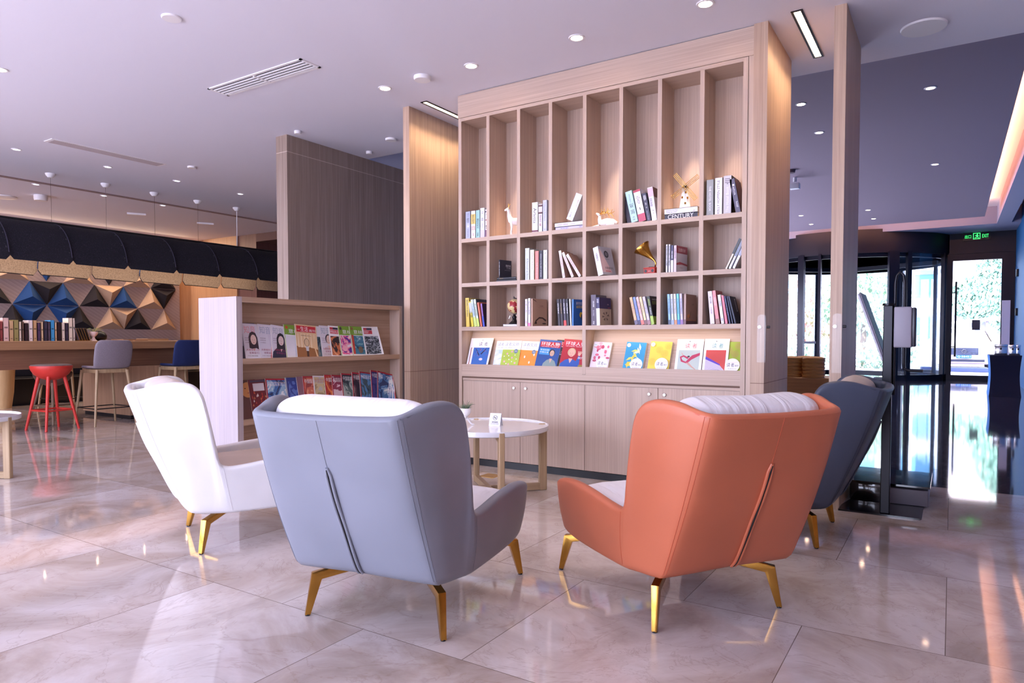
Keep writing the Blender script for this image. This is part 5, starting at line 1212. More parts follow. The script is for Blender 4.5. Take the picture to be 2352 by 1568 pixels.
t = thing('tray', 'flat light wooden tray lying on the bar counter right of the plant', 'tray', (-9.85, 5.45, 1.0705))
o = MB(); o.box(-.16, .16, -.32, .02, 0, .022, M_BROWN); o.build('board', t)
MB().box(-.15, .15, .03, .34, 0, .030, wood('tray_wood', (196, 156, 116), (170, 128, 90), 'y')).build('box', t)
# pendant shade
ps = thing('pendant_shade', 'long arched black felt pendant shade with tan lining hung on wires over the counter', 'pendant lamp', (-9.76, 5.0, 2.575))
s = NT('black_felt'); f = s.noise(s.coords(), 90, 3, .7); s.bump(f, .3, .004)
M_FELT = s.out(s.ramp(f, [(.35, (14, 13, 22)), (.60, (29, 27, 40)), (.73, (70, 66, 82))]), .95)
s = NT('tan_felt'); f = s.noise(s.coords(), 70, 3, .7)
M_TANF = s.out(s.ramp(f, [(.3, (128, 108, 92)), (.6, (172, 150, 132))]), .95)
SP = .68
def shade_panel(y0, y1, sx, lift):
    o = MB(); nU, nV = 16, 12; rr = .038
    for side, off, m in ((0, 0, M_FELT), (1, .012, M_TANF)):
        vs = []; fs = []
        for i in range(nU+1):
            y = y0+(y1-y0)*i/nU
            e = min(y-y0, y1-y)
            cut = 0 if e >= rr else rr-sqrt(max(0, rr*rr-(rr-e)**2))
            L = 1-cut/.62
            for j in range(nV+1):
                a = (j/nV)*pi/2*L
                fl = .022*(i/nU)**2; A, H = .49-off+fl, .535-off-lift+fl*.6
                vs.append((sx*A*sin(a)**1.0, y-5.0, -.01-H*(1-cos(a))-off*.2))
        for i in range(nU):
            for j in range(nV):
                q = i*(nV+1)+j; fs.append((q, q+nV+1, q+nV+2, q+1))
        o.add(vs, fs, m, True)
        if side == 0: first = len(vs)
    # close the edge
    n = (nU+1)*(nV+1); fs = []
    ring = [i*(nV+1)+nV for i in range(nU+1)]
    for i in range(nU): fs.append((ring[i], ring[i+1], n+ring[i+1], n+ring[i]))
    for j in range(nV): fs.append((j, j+1, n+j+1, n+j)); q = nU*(nV+1); fs.append((q+j, n+q+j, n+q+j+1, q+j+1))
    k = o.mi(M_FELT)
    for f_ in fs: o.f.append(list(f_)); o.fm.append(k); o.sm.append(False)
    # snap studs along the seam
    for a in (.55, .95, 1.3):
        o.ball((sx*(.504)*sin(a), y1-5.0-.03, -.01-.545*(1-cos(a))), .010, M_BLACK, 6)
    o.tube([(sx*(.502+.012)*sin(a), y1-5.0-.008, -.008-.552*(1-cos(a))) for a in [k*.1 for k in range(1, 15)]], .006, mat((54, 52, 70), .9), 6)
    return o.build('shade_panel', ps)
for k in range(-4, 6):
    y0 = 4.30+SP*k
    shade_panel(y0+.002, y0+SP-.002, 1, 0)
    shade_panel(y0+.002+.02, y0+SP-.002+.02, -1, -.085)
MB().tube([(0, -3.4, 0), (0, 3.4, 0)], .022, M_BLACK, 10).build('spine', ps)
for k in range(-4, 5):
    y = 4.287+SP*k-5.0
    MB().tube([(0, y, .02), (0, y, ZC-2.575-.03)], .0022 if k < 4 else .006, mat((90, 80, 84), .5) if k < 4 else M_WHITE, 6).build('wire', ps)
    MB().lathe([(.0001, ZC-2.575-.055), (.03, ZC-2.575-.05), (.055, ZC-2.575-.02), (.06, ZC-2.575)], M_WHITE, 24, M=Matrix.Translation((0, y, 0))).build('canopy', ps)
    l = D.lights.new('shade_glow', 'AREA'); l.shape = 'RECTANGLE'; l.size = .3; l.size_y = .5; l.energy = 4; l.color = (1, .82, .62)
    lo = D.objects.new('shade_glow', l); C.objects.link(lo); lo.parent = ps; lo.location = (0, y+.34, -.12)
# ---- bar chairs and stools
def legs4(t, m, top, bot, ztop, r0=.017, r1=.011, name='leg', ring=None, ringm=None):
    for sx in (-1, 1):
        for sy in (-1, 1):
            MB().tube([(sx*bot[0], sy*bot[1], 0), (sx*top[0], sy*top[1], ztop)], [r1, r0], m, 12).build(name, t)
    if ring:
        f = ring/ztop; a = bot[0]+(top[0]-bot[0])*f; b = bot[1]+(top[1]-bot[1])*f
        MB().tube([(-a, -b, ring), (a, -b, ring), (a, b, ring), (-a, b, ring)], .007, ringm or M_BLACK, 8, closed=True).build('footrest', t)
def bar_chair(label, x, y, rz, col, g, lining=None):
    t = thing('bar_chair', label, 'bar chair', (x, y, 0), R(rz), g)
    m = fabric('bar_chair_fabric', col, .8)
    o = MB(); bm = bmesh.new(); nU, nV = 12, 14; vs = []; fs = []
    for j in range(nV+1):            # seat then back, one bent sheet (faces +y, back at -y)
        q = j/nV
        for i in range(nU+1):
            u = -1+2*i/nU
            if q < .5: yy = .24-.45*(q/.5); zz = .735-.012*(1-u*u)+.010*abs(u)**3; hw = .205+.01*sin(pi*q*2)
            else:
                w_ = (q-.5)/.5; yy = -.21-.05*w_-.03*sin(w_*pi/2)+.035*abs(u)**2; zz = .735+.35*w_; hw = .225+.012*sin(pi*w_)
                if w_ > .85: hw -= .04*((w_-.85)/.15)**2
            if q < .10: hw -= .05*((.10-q)/.10)**2
            vs.append((u*hw, yy, zz))
    for j in range(nV):
        for i in range(nU): a = j*(nU+1)+i; fs.append((a, a+1, a+nU+2, a+nU+1))
    o.add(vs, fs, m, True); s_ = o.build('upholstered_shell', t)
    md = s_.modifiers.new('thickness', 'SOLIDIFY'); md.thickness = .035; md.offset = 0
    sd = s_.modifiers.new('smooth', 'SUBSURF'); sd.levels = 1; sd.render_levels = 1
    MB().box(-.185, .185, -.185, .185, .665, .715, M_OAKP, bev=.006).build('seat_frame', t)
    legs4(t, M_OAKP, (.185, .185), (.255, .255), .70, .020, .012, ring=.22)
    return t
GB = 'high chairs along the bar counter'
bar_chair('grey upholstered bar chair with oak legs at the near side of the counter', -9.20, 4.625, 90, (150, 138, 150), GB)
bar_chair('dark blue upholstered bar chair beside the magazine rack end panel', -9.20, 5.66, 90, (22, 40, 96), GB)
bar_chair('dark blue bar chair on the far side of the counter, left one', -11.10, 5.0, -90, (24, 50, 120), GB)
bar_chair('dark blue bar chair on the far side of the counter, right one', -11.10, 6.25, -90, (24, 50, 120), GB)
def stool(label, x, y, col, lcol, h, rz=0, wood_=None):
    t = thing('bar_stool', label, 'bar stool', (x, y, 0), R(rz), 'round dished stools at the counter')
    m = mat(col, .45)
    MB().lathe([(.0001, h-.175), (.07, h-.170), (.13, h-.145), (.18, h-.105), (.212, h-.05), (.222, h-.01), (.218, h)], m, 36).build('seat_shell', t)
    MB().lathe([(.218, h-.002), (.208, h+.012), (.14, h+.020), (.0001, h+.022)], fabric('stool_pad', (120, 104, 104)), 36).build('seat_pad', t)
    lm = wood_ or mat(lcol, .45)
    legs4(t, lm, (.095, .095), (.195, .195), h-.13, .021, .014)
    f = .24/(h-.13); a = .195+(.095-.195)*f
    for sx, sy in ((1, 1), (-1, 1), (-1, -1), (1, -1)):
        MB().tube([(sx*a, sy*a, .24), (-sy*a, sx*a, .24)], .011, lm, 8).build('stretcher', t)
    return t
stool('red round bar stool with red legs in front of the counter', -9.17, 3.99, (206, 54, 46), (206, 54, 46), .775, 8)
stool('brown round bar stool with grey-brown legs behind the red one', -9.85, 4.30, (110, 84, 76), (120, 96, 84), .66, 20, wood_=wood('grey_oak', (150, 122, 100), (120, 96, 78), 'z', fine=40))
# dark bench and pedestal table beyond the counter
t = thing('banquette', 'low black bench running along the far left wall beyond the counter', 'bench', (-13.4, 5.5, 0))
MB().box(-.55, .50, -3.4, 3.3, 0, .44, M_BLACK, bev=.01).build('seat', t)
o = MB(); o.box(-.58, -.32, -3.4, 3.3, .44, 1.02, mat((24, 20, 30), .7), bev=.02); o.build('backrest', t)
t = thing('pedestal_table', 'small table with a thick tapered pale wood pedestal behind the counter', 'table', (-12.62, 4.80, 0))
MB().lathe([(.10, 0), (.135, .25), (.16, .66), (.16, .70)], wood('maple', (226, 190, 140), (206, 166, 116), 'z', fine=30), 32).build('pedestal', t)
MB().lathe([(.0001, .70), (.38, .70), (.38, .735), (.0001, .735)], M_BROWN, 40).build('table_top', t)
t = thing('cabinet', 'small pale wooden cabinet under the far chairs beyond the counter', 'cabinet', (-11.75, 6.35, 0))
MB().box(-.25, .25, -.22, .22, .03, .52, wood('light_wood', (232, 190, 130), (210, 164, 106), 'z', fine=30), bev=.004).build('body', t)
MB().box(-.22, .22, -.19, .19, 0, .03, M_BLACK).build('plinth', t)
MB().box(-.26, .26, -.23, .23, .52, .60, fabric('blue_pad', (24, 54, 110)), bev=.02).build('pad', t)
# ---- geometric pyramids on the far wall
S_ = .555; Hh = .430; YV = 5.485; ZV = 1.715
NAVY = fabric('navy_felt', (26, 74, 138), .9); BLK = fabric('charcoal_felt', (34, 28, 38), .9); BEI = fabric('beige_felt', (206, 172, 146), .9); GRY = fabric('grey_felt', (140, 120, 124), .9)
cm = {'navy': NAVY, 'charcoal': BLK, 'beige': BEI, 'grey': GRY}
def tri(p, q, r, color, label, out=.13):
    m = cm[color]; x0 = -14.0
    c = ((p[0]+q[0]+r[0])/3, (p[1]+q[1]+r[1])/3)
    t = thing('wall_pyramid', label, 'wall panel', (x0, c[0], c[1]), 0, 'felt pyramids on the cafe wall')
    P_ = [(0.0, v[0]-c[0], v[1]-c[1]) for v in (p, q, r)]
    sh = lambda k: tuple(x*.965 for x in k)
    P_ = [(0.0, v[1]*.97, v[2]*.97) for v in P_]
    Q_ = [(.012, v[1], v[2]) for v in P_]
    o = MB(); o.add(P_+Q_+[(out, 0, 0)], [(0, 1, 2), (0, 1, 4, 3), (1, 2, 5, 4), (2, 0, 3, 5), (3, 4, 6), (4, 5, 6), (5, 3, 6)], m)
    o.build('felt', t)
def up(row, k, color, label, out=.13):
    z = ZV+Hh*row; off = (S_/2 if row % 2 else 0); y = YV+S_*k+off
    tri((y, z), (y+S_, z), (y+S_/2, z+Hh), color, label, out)
def dn(row, k, color, label, out=.13):
    z = ZV+Hh*row; off = (S_/2 if (row+1) % 2 else 0); y = YV+S_*k+off
    tri((y, z+Hh), (y+S_, z+Hh), (y+S_/2, z), color, label, out)
# row 0 sits just above the middle line
up(0, -1, 'charcoal', 'charcoal upright pyramid at the left edge of the wall, middle row')
up(0, 0, 'navy', 'navy upright pyramid, top half of the left blue diamond')
up(0, 1, 'navy', 'navy upright pyramid, top half of the right blue diamond')
dn(0, 0, 'charcoal', 'charcoal inverted pyramid between the two blue diamonds')
up(0, 2, 'charcoal', 'charcoal upright pyramid right of the right blue diamond, middle row')
dn(0, 2, 'beige', 'beige inverted pyramid between a charcoal and a navy upright one')
up(0, 3, 'navy', 'single navy upright pyramid right of the inverted beige one')
up(0, 4, 'beige', 'beige upright pyramid left of the charcoal diamond')
dn(0, 4, 'charcoal', 'charcoal inverted pyramid, lower half of the charcoal diamond')
up(-1, -1, 'charcoal', 'charcoal upright pyramid below and left of the left blue diamond')
dn(-1, 0, 'navy', 'navy inverted pyramid, bottom half of the left blue diamond') if False else None
def dn2(k, color, label):   # below the middle line
    z = ZV-Hh; y = YV+S_*k
    tri((y, ZV), (y+S_, ZV), (y+S_/2, z), color, label)
def up2(k, color, label):
    z = ZV-Hh; y = YV+S_*k
    tri((y-S_/2, z), (y+S_/2, z), (y, ZV), color, label)
dn2(0, 'navy', 'navy inverted pyramid, bottom half of the left blue diamond')
dn2(1, 'navy', 'navy inverted pyramid, bottom half of the right blue diamond')
up2(2, 'charcoal', 'charcoal upright pyramid under the right blue diamond, lower row')
up2(3, 'beige', 'beige upright pyramid of the lower row, left of the inverted beige one')
dn2(3, 'beige', 'beige inverted pyramid of the lower row')
up2(4, 'charcoal', 'charcoal upright pyramid of the lower row, right of the inverted beige one')
up2(5, 'beige', 'beige upright pyramid at the right end of the lower row')
def dn3(k, color, label):   # above the upper line
    z = ZV+Hh; y = YV+S_*k-S_/2
    tri((y, z+Hh), (y+S_, z+Hh), (y+S_/2, z), color, label)
def up3(k, color, label):
    z = ZV+Hh; y = YV+S_*k+S_/2
    tri((y, z), (y+S_, z), (y+S_/2, z+Hh), color, label)
dn3(1-0, 'navy', 'navy inverted pyramid under the shade, above the left blue diamond')
dn3(2, 'navy', 'navy inverted pyramid under the shade, above the right blue diamond')
dn3(3, 'charcoal', 'charcoal inverted pyramid under the shade, top row')
dn3(4, 'navy', 'navy inverted pyramid under the shade, above the single navy upright one')
up3(-1, 'beige', 'beige upright pyramid at the left of the top row under the shade')
up3(1, 'beige', 'beige upright pyramid of the top row, second under the shade')
up3(3, 'beige', 'beige upright pyramid of the top row, third under the shade')
up3(4, 'charcoal', 'charcoal upright pyramid, upper half of the charcoal diamond')
# ================================================================ entrance and lobby
YD = 22.0
M_FR = mat((18, 17, 34), .35, .3, name='dark_frame')
M_HDR = mat((16, 14, 32), .45, name='dark_header')
struct(MB().box(-.10, 1.35, YD-.02, YD+.20, 3.36, ZL+.02, M_HDR).build('wall_entrance'), 'dark panel above the glass door')
struct(MB().box(-5.9, -4.25, YD, YD+.2, 0, ZL+.02, M_HDR).build('wall_entrance_left'))
d = MB(); d.box(-.134, -.01, YD, YD+.08, 0, 3.36, M_FR); d.box(1.06, 1.35, YD, YD+.08, 0, 3.36, M_FR); d.box(-.01, 1.06, YD, YD+.08, 3.18, 3.36, M_FR); d.box(-.01, 1.06, YD, YD+.08, 0, .12, M_FR)
d1 = struct(d.build('door_1'), 'framed glass swing door beside the revolving door')
MB().box(-.01, 1.06, YD+.03, YD+.045, .12, 3.18, M_GLASS).build('glass_pane', d1)
o = MB(); o.tube([(.07, YD-.10, .62), (.07, YD-.10, 2.62)], .024, M_BLKM, 12)
for z in (.88, 2.33): o.tube([(.0, YD+.01, z), (.07, YD-.10, z)], .014, M_BLKM, 8)
o.build('handle', d1)
MB().box(.44, .62, YD+.015, YD+.028, 1.33, 1.60, mat((80, 84, 100), .5)).build('notice_sticker', d1)
t = thing('roller_banner', 'white upright banner beside the blue wall by the glass door', 'banner', (1.07, 19.9, 0))
MB().box(-.09, .07, -.02, .02, .05, 2.0, mat((232, 226, 240), .5)).build('sheet', t); MB().box(-.12, .10, -.08, .08, 0, .06, M_CHROME).build('base', t)
# revolving door
rd = thing('revolving_door', 'large glass revolving door with a dark round canopy', 'revolving door', (-2.65, 23.0, 0))
def arc(r, a0, a1, z0, z1, m, th=.02, n=40):
    o = MB(); vs = []; fs = []
    for i in range(n+1):
        a = R(a0+(a1-a0)*i/n)
        for rr, z in ((r, z0), (r, z1), (r+th, z1), (r+th, z0)): vs.append((rr*cos(a), rr*sin(a), z))
    for i in range(n):
        for j in range(4): fs.append((i*4+j, i*4+(j+1) % 4, i*4+4+(j+1) % 4, i*4+4+j))
    fs += [(0, 1, 2, 3), (n*4+3, n*4+2, n*4+1, n*4)]
    return o.add(vs, fs, m, True)
arc(2.66, 0, 359.9, 3.36, ZL+.08, M_HDR, .06, 96).build('canopy_ring', rd)
MB().lathe([(.0001, 3.42), (2.66, 3.42)], mat((200, 200, 215), .6), 64).build('canopy_soffit', rd)
arc(2.58, 0, 359.9, 3.26, 3.38, M_FR, .04, 96).build('inner_ring', rd)
for a0, a1 in ((-58, -20), (-150, -110), (20, 62), (118, 150)):
    arc(2.67, a0, a1, 0, .14, M_FR, .05).build('base_rail', rd)
    arc(2.68, a0, a1, .14, 3.36, M_GLASS, .012).build('curved_glass', rd)
for a, w_ in ((-60.5, .26), (-51.8, .11), (-25.5, .07), (-20, .12), (-109.5, .17), (-98.8, .07), (-148, .12), (62, .12), (118, .12), (24, .12), (150, .12)):
    MB().box(2.64, 2.74, -w_/2, w_/2, 0, 3.4, M_FR, M=Matrix.Rotation(R(a), 4, 'Z')).build('post', rd)
for a in (-24, 97, 216):
    w3 = MB(); M = Matrix.Rotation(R(a), 4, 'Z')
    w3.box(.08, 2.50, -.03, .03, 3.10, 3.22, M_FR, M=M); w3.box(.08, 2.50, -.03, .03, .02, .16, M_FR, M=M); w3.box(2.42, 2.50, -.03, .03, .16, 3.1, M_FR, M=M); w3.box(.08, .2, -.03, .03, .16, 3.1, M_FR, M=M)
    wg = w3.build('wing', rd); MB().box(.2, 2.42, -.006, .006, .16, 3.1, M_GLASS, M=M).build('pane', wg)
    MB().box(1.0, 1.5, -.012, .012, .95, 1.02, mat((220, 226, 240), .4), M=M).build('push_plate', wg)
MB().tube([(0, 0, 0), (0, 0, 3.3)], .09, M_FR, 16).build('centre_post', rd)
# exit sign
t = thing('exit_sign', 'black exit sign with green lettering and running figure above the glass door', 'exit sign', (.50, YD-.06, 3.80))
MB().box(-.30, .30, -.02, .03, -.11, .10, M_BLACK).build('housing', t)
GR = lit((60, 230, 110), 1.8); P = Print()
P.text('出口', .04, .18, .05, .14, GR); P.text('EXIT', .42, .56, .05, .14, GR)
P.rect(.22, .38, .02, .035, GR); P.rect(.22, .38, .165, .18, GR); P.rect(.22, .235, .02, .18, GR); P.rect(.365, .38, .02, .18, GR)
P.ell(.315, .145, .013, .013, GR); P.poly([(.28, .13), (.325, .125), (.33, .09), (.30, .085)], GR); P.poly([(.30, .09), (.33, .085), (.35, .04), (.335, .04), (.315, .075), (.28, .05), (.255, .055), (.255, .065), (.275, .065)], GR); P.poly([(.325, .125), (.35, .105), (.345, .098), (.32, .11)], GR); P.poly([(.28, .13), (.262, .105), (.27, .1), (.29, .12)], GR)
P.build(t, (-.30, -.021, -.10), name='print')
# blue wall fittings
for z, lb in ((2.72, 'upper'), (1.76, 'lower')):
    t = thing('wall_box', 'small black box on the blue wall near the door, %s one' % lb, 'wall box', (1.35, 21.0, z))
    MB().box(-.05, 0, -.07, .07, -.09, .09, M_BLACK, bev=.006).build('body', t)
# check-in table with blue-black cloth
t = thing('covered_table', 'square table under a tight dark navy cover with one bright blue side', 'table', (.86, 16.6, 0))
o = MB(); M_NV = fabric('navy_cover', (14, 16, 52), .8); M_BL = fabric('blue_cover', (70, 140, 230), .8)
n = 10; vs = []; fs = []
for i in range(n+1):                                  # front and right: navy, waist drawn in
    q = i/n; k = 1-.10*sin(pi*q)**1.0
    z = .78*q
    for x, y in ((-.245*k, -.55*k), (.26*k, -.55*k), (.26*k, .5*k), (-.245*k, .5*k)): vs.append((x, y, z))
for i in range(n):
    a = i*4; fs += [(a, a+1, a+5, a+4), (a+1, a+2, a+6, a+5), (a+2, a+3, a+7, a+6)]
o.add(vs, fs+[(n*4, n*4+1, n*4+2, n*4+3)], M_NV, True)
o.add(vs, [(i*4+3, i*4, i*4+4, i*4+7) for i in range(n)], M_BL, True)
o.build('cover', t)
for sx, sy in ((-.22, -.5), (.23, -.5), (.23, .45), (-.22, .45)): MB().tube([(sx, sy, 0), (sx, sy, .05)], .02, M_CHROME, 10).build('foot', t)
for i, (x, w_, h) in enumerate(((.80, .20, .21), (.985, .11, .20), (1.07, .07, .20))):
    t = thing('canister', ['square steel', 'narrow steel', 'slim steel'][i]+' canister with black knob on the dark covered table', 'canister', (x, 16.35, .7815), 0, 'steel canisters on the covered table')
    MB().box(-w_/2, w_/2, -.08, .08, 0, h*.78, M_CHROME, bev=.008).build('body', t); MB().box(-w_/2-.004, w_/2+.004, -.085, .085, h*.78, h, M_CHROME, bev=.006).build('lid', t)
    MB().box(-.014, .014, -.10, -.085, h*.5, h*.7, M_BLACK).build('knob', t)
# near lobby: dispenser stand
t = thing('sanitizer_stand', 'black pole stand with a grey dispenser and rail loop behind the slate armchair', 'stand', (-.335, 4.86, 0))
o = MB()
pl = [(-.26, -.05), (.19, -.05), (.20, -.03), (.20, .42), (-.20, .50), (-.27, .02)]
o.prism(pl, 0, .010, mat((14, 14, 26), .12, coat=.5)); o.build('base_plate', t)
MB().box(-.026, .026, -.024, .024, .01, 1.305, M_BLKM, bev=.004).build('pole', t)
MB().lathe([(.034, 1.305), (.034, 1.318), (.0001, 1.318)], M_BLKM, 20).build('pole_cap', t)
o = MB(); o.tube([(.034, .02, .75), (.034, .02, 1.44), (.040, .02, 1.49), (.058, .02, 1.512), (.078, .02, 1.49), (.084, .02, 1.44), (.084, .02, .95), (.088, .02, .915), (.11, .02, .905), (.19, .02, .902)], .009, M_BLKM, 10); o.build('rail_loop', t)
db = MB().box(.032, .128, -.03, .09, 1.045, 1.295, mat((150, 146, 160), .45), bev=.008).build('dispenser', t)
MB().box(.128, .150, -.025, .085, 1.05, 1.29, mat((30, 28, 46), .3), bev=.006).build('dispenser_window', db)
t = thing('glossy_box', 'low glossy black box with grey end on the floor behind the black pole', 'box', (-.33, 5.42, 0))
MB().box(-.24, .0, -.26, .30, .0105, .13, mat((12, 12, 22), .1, coat=.6), bev=.006).build('body', t); MB().box(.0, .22, -.26, .30, .0105, .115, mat((120, 116, 130), .4), bev=.006).build('drawer', t); MB().box(-.25, .23, -.27, .31, .130, .142, mat((12, 12, 22), .08, coat=.8)).build('lid', t)
t = thing('floor_cabinet', 'low beige metal box standing behind the slate armchair', 'box', (-.735, 5.15, 0))
MB().box(-.12, .12, -.22, .3, .02, .24, mat((170, 160, 165), .4), bev=.004).build('body', t); MB().box(-.12, .12, -.22, .3, 0, .02, M_BLACK).build('plinth', t)
# slanted information panel
t = thing('sign_holder', 'slanted grey sign panel on a thin black post beside the pole', 'sign', (-.315, 4.98, 0))
v0, v1 = Vector((-.040, 0, .965)), Vector((-.185, 0, 1.385)); ang = math.atan2(v1.x-v0.x, v1.z-v0.z)
M = Matrix.Translation(v0) @ Matrix.Rotation(ang, 4, 'Y')
MB().box(-.012, .0, -.13, .17, 0, .445, mat((190, 186, 202), .35), M=M, bev=.003).build('panel', t)
MB().box(.0, .012, -.135, .175, -.004, .449, mat((96, 92, 112), .4), M=M, bev=.003).build('frame', t)
MB().tube([(-.035, .02, .98), (-.020, .02, .82), (-.012, .02, .40), (-.010, .02, .0)], .010, M_BLKM, 10).build('post', t)
MB().lathe([(.09, 0), (.09, .006), (.0001, .006)], M_BLKM, 24, M=Matrix.Translation((-.01, .02, 0))).build('foot', t)
t = thing('floor_box', 'white open box on the floor in front of the revolving door', 'box', (-1.95, 19.6, 0))
o = MB(); o.box(-.28, .28, -.6, .6, 0, .1, M_WHITE); o.build('body', t)
# acrylic plates on the fins
M_ACR = NT('clear_acrylic'); M_ACR.p.inputs['Transmission Weight'].default_value = 0; 
def acr():
    s = NT('acrylic_film'); t_ = s.t; t_.nodes.remove(s.p)
    tr = s.n('ShaderNodeBsdfTransparent'); gl = s.n('ShaderNodeBsdfGlossy'); gl.inputs['Roughness'].default_value = .35
    mx = s.n('ShaderNodeMixShader'); mx.inputs[0].default_value = .04
    s.l(tr.outputs[0], mx.inputs[1]); s.l(gl.outputs[0], mx.inputs[2]); s.l(mx.outputs[0], t_.nodes['Material Output'].inputs[0]); return s.m
ACR = acr()
for x, y, z0, lb in ((-1.083, 4.822, .94, 'on the end fin of the bookcase'), (-.620, 4.838, .88, 'on the free-standing fin')):
    t = thing('acrylic_plate', 'clear rounded plate with a white stud '+lb, 'plate', (x, y, z0))
    o = MB(); pts = [(-.030, 0), (.026, 0), (.026, 1.255-z0)]+[(-.002+.028*cos(a), 1.255-z0-.02+.028*sin(a)) for a in (pi/2, 2.2, 2.7)]+[(-.030, 1.20-z0)]
    o.add([(u, -.004, v) for u, v in pts]+[(u, -.001, v) for u, v in pts], [tuple(range(len(pts))), tuple(range(2*len(pts)-1, len(pts)-1, -1))]+[(i, (i+1) % len(pts), len(pts)+(i+1) % len(pts), len(pts)+i) for i in range(len(pts))], ACR)
    o.build('plate', t)
    MB().lathe([(.011, 0), (.011, .004), (.0001, .005)], M_CHROME, 18, M=Matrix.Translation((-.014, -.004, 1.178-z0)) @ Matrix.Rotation(R(90), 4, 'X')).build('stud', t)
    MB().lathe([(.009, 0), (.009, .02), (.0001, .022)], M_BLACK, 14, M=Matrix.Translation((.030, .012, 1.178-z0)) @ Matrix.Rotation(R(90), 4, 'Y')).build('magnet', t)
# wooden bench with bamboo steamers
t = thing('wooden_bench', 'thick brown wooden bench seen between the two right-hand fins', 'bench', (-1.75, 8.6, 0))
MB().box(-.85, .85, -.22, .35, .45, .655, M_BENCH, bev=.004).build('seat', t)
for sx in (-.8, .74): MB().box(sx, sx+.06, -.18, .31, 0, .45, M_BENCH).build('leg', t)
s = NT('bamboo'); wv = s.noise(s.coords((3, 3, 60)), 2, 3); M_BAM = s.out(s.ramp(wv, [(.3, (150, 92, 44)), (.5, (206, 150, 84)), (.7, (236, 190, 124))]), .4)
def steamer(x, y, z, lid, lb, tilt=0):
    t = thing('bamboo_steamer', lb, 'steamer', (x, y, z), (0, R(tilt), 0), 'bamboo steamers on the wooden bench')
    if lid: MB().lathe([(.118, 0), (.122, .01), (.120, .022), (.08, .035), (.0001, .040)], M_BAM, 32).build('lid', t)
    else:
        MB().lathe([(.112, 0), (.118, .004), (.116, .018), (.122, .020), (.122, .038), (.115, .040), (.108, .038), (.106, .004)], M_BAM, 32).build('rim', t)
        MB().lathe([(.0001, .006), (.107, .006)], M_BAM, 24).build('base', t)
for x, y, nm in ((-1.33, 8.50, 'front right'), (-1.585, 8.52, 'left'), (-1.46, 8.74, 'rear')):
    for k in range(5):
        steamer(x+random.uniform(-.003, .003), y, .6555+k*.0405, False, 'round bamboo steamer, %s from the bottom of the %s stack' % (['first', 'second', 'third', 'fourth', 'fifth'][k], nm))
    steamer(x, y, .6555+5*.0405, True, 'bamboo steamer lid on top of the %s stack' % nm)
# lobby camera / detector
t = thing('wall_camera', 'small white camera hanging from the lobby ceiling left of the fin', 'camera', (-2.35, 12.8, ZL))
MB().tube([(0, 0, 0), (0, 0, -.08)], .03, M_WHITE, 10).build('bracket', t); MB().box(-.08, .08, -.06, .06, -.2, -.1, M_WHITE, bev=.01).build('body', t)
t = thing('scent_unit', 'small dark dome detector beside the white lobby camera', 'detector', (-2.3, 12.2, ZL)); MB().lathe([(.06, -.05), (.07, 0)], mat((90, 70, 80), .6), 16).build('body', t)
# ================================================================ outdoors
s = NT('pavement'); br = s.n('ShaderNodeTexBrick'); br.inputs['Scale'].default_value = 1; br.inputs['Brick Width'].default_value = .6; br.inputs['Row Height'].default_value = .3; br.inputs['Mortar Size'].default_value = .01
s.l(s.coords(), br.inputs['Vector']); br.inputs['Color1'].default_value = srgb(205, 200, 206); br.inputs['Color2'].default_value = srgb(190, 186, 196); br.inputs['Mortar'].default_value = srgb(150, 148, 160)
struct(MB().box(-60, 60, 24.6, 90, -.25, -.01, s.out(br.outputs['Color'], .9)).build('ground_outside'), 'bright paved forecourt')
struct(MB().box(-60, 60, -60, -3.2, -.25, -.05, mat((190, 190, 200), .9)).build('ground_terrace'))
def foliage(name, label, cat, c, rad, n, cols, leaf=.10, seed=0, group=None, box=False):
    random.seed(seed); t = thing(name, label, cat, (c[0], c[1], 0), 0, group)
    o = MB(); ms = [mat(k, .7) for k in cols]
    for i in range(n):
        if box: p = Vector((random.uniform(-1, 1)*rad[0], random.uniform(-1, 1)*rad[1], random.uniform(-1, 1)*rad[2]))
        else:
            while True:
                p = Vector((random.uniform(-1, 1), random.uniform(-1, 1), random.uniform(-1, 1)))
                if .35 < p.length < 1 or (p.length < 1 and random.random() < .1): break
            p = Vector((p.x*rad[0], p.y*rad[1], p.z*rad[2]))
        p.z += c[2]
        q = Matrix.Rotation(random.uniform(0, 6.28), 4, 'Z') @ Matrix.Rotation(random.uniform(-1, 1), 4, 'X')
        L = leaf*random.uniform(.6, 1.3)
        o.add([Vector(p)+q @ Vector(v) for v in ((-L*.4, 0, 0), (0, 0, -L*.7), (L*.4, .1*L, 0), (0, 0, L*.7))], [(0, 1, 2, 3)], random.choice(ms))
    o.build('foliage', t); return t
GRN = [(146, 172, 146), (166, 190, 160), (120, 150, 128), (184, 204, 176)]
t = foliage('tree', 'leafy green tree seen through the open side of the revolving door', 'tree', (-3.1, 31, 2.5), (1.9, 1.4, 1.3), 2600, GRN, .16, 1, 'trees outside')
MB().tube([(0, 0, 0), (.1, 0, 1.2), (0, .1, 2.4)], [.14, .11, .07], mat((120, 100, 84), .9), 10).build('trunk', t)
t = foliage('tree', 'pale reddish tree left of the green one beyond the glass', 'tree', (-5.6, 32, 2.2), (1.6, 1.2, 1.6), 1500, [(190, 140, 130), (150, 150, 110), (206, 170, 150)], .16, 2, 'trees outside')
MB().tube([(0, 0, 0), (0, 0, 2.2)], [.12, .07], mat((120, 100, 84), .9), 10).build('trunk', t)
foliage('hedge', 'low clipped hedge along the pavement behind the revolving door', 'hedge', (-4.6, 29.2, .45), (3.2, .4, .5), 2200, GRN, .12, 3, box=True)
foliage('shrub', 'small green shrub beside the parked car', 'shrub', (1.55, 28.2, .42), (.3, .3, .45), 500, GRN, .10, 4)
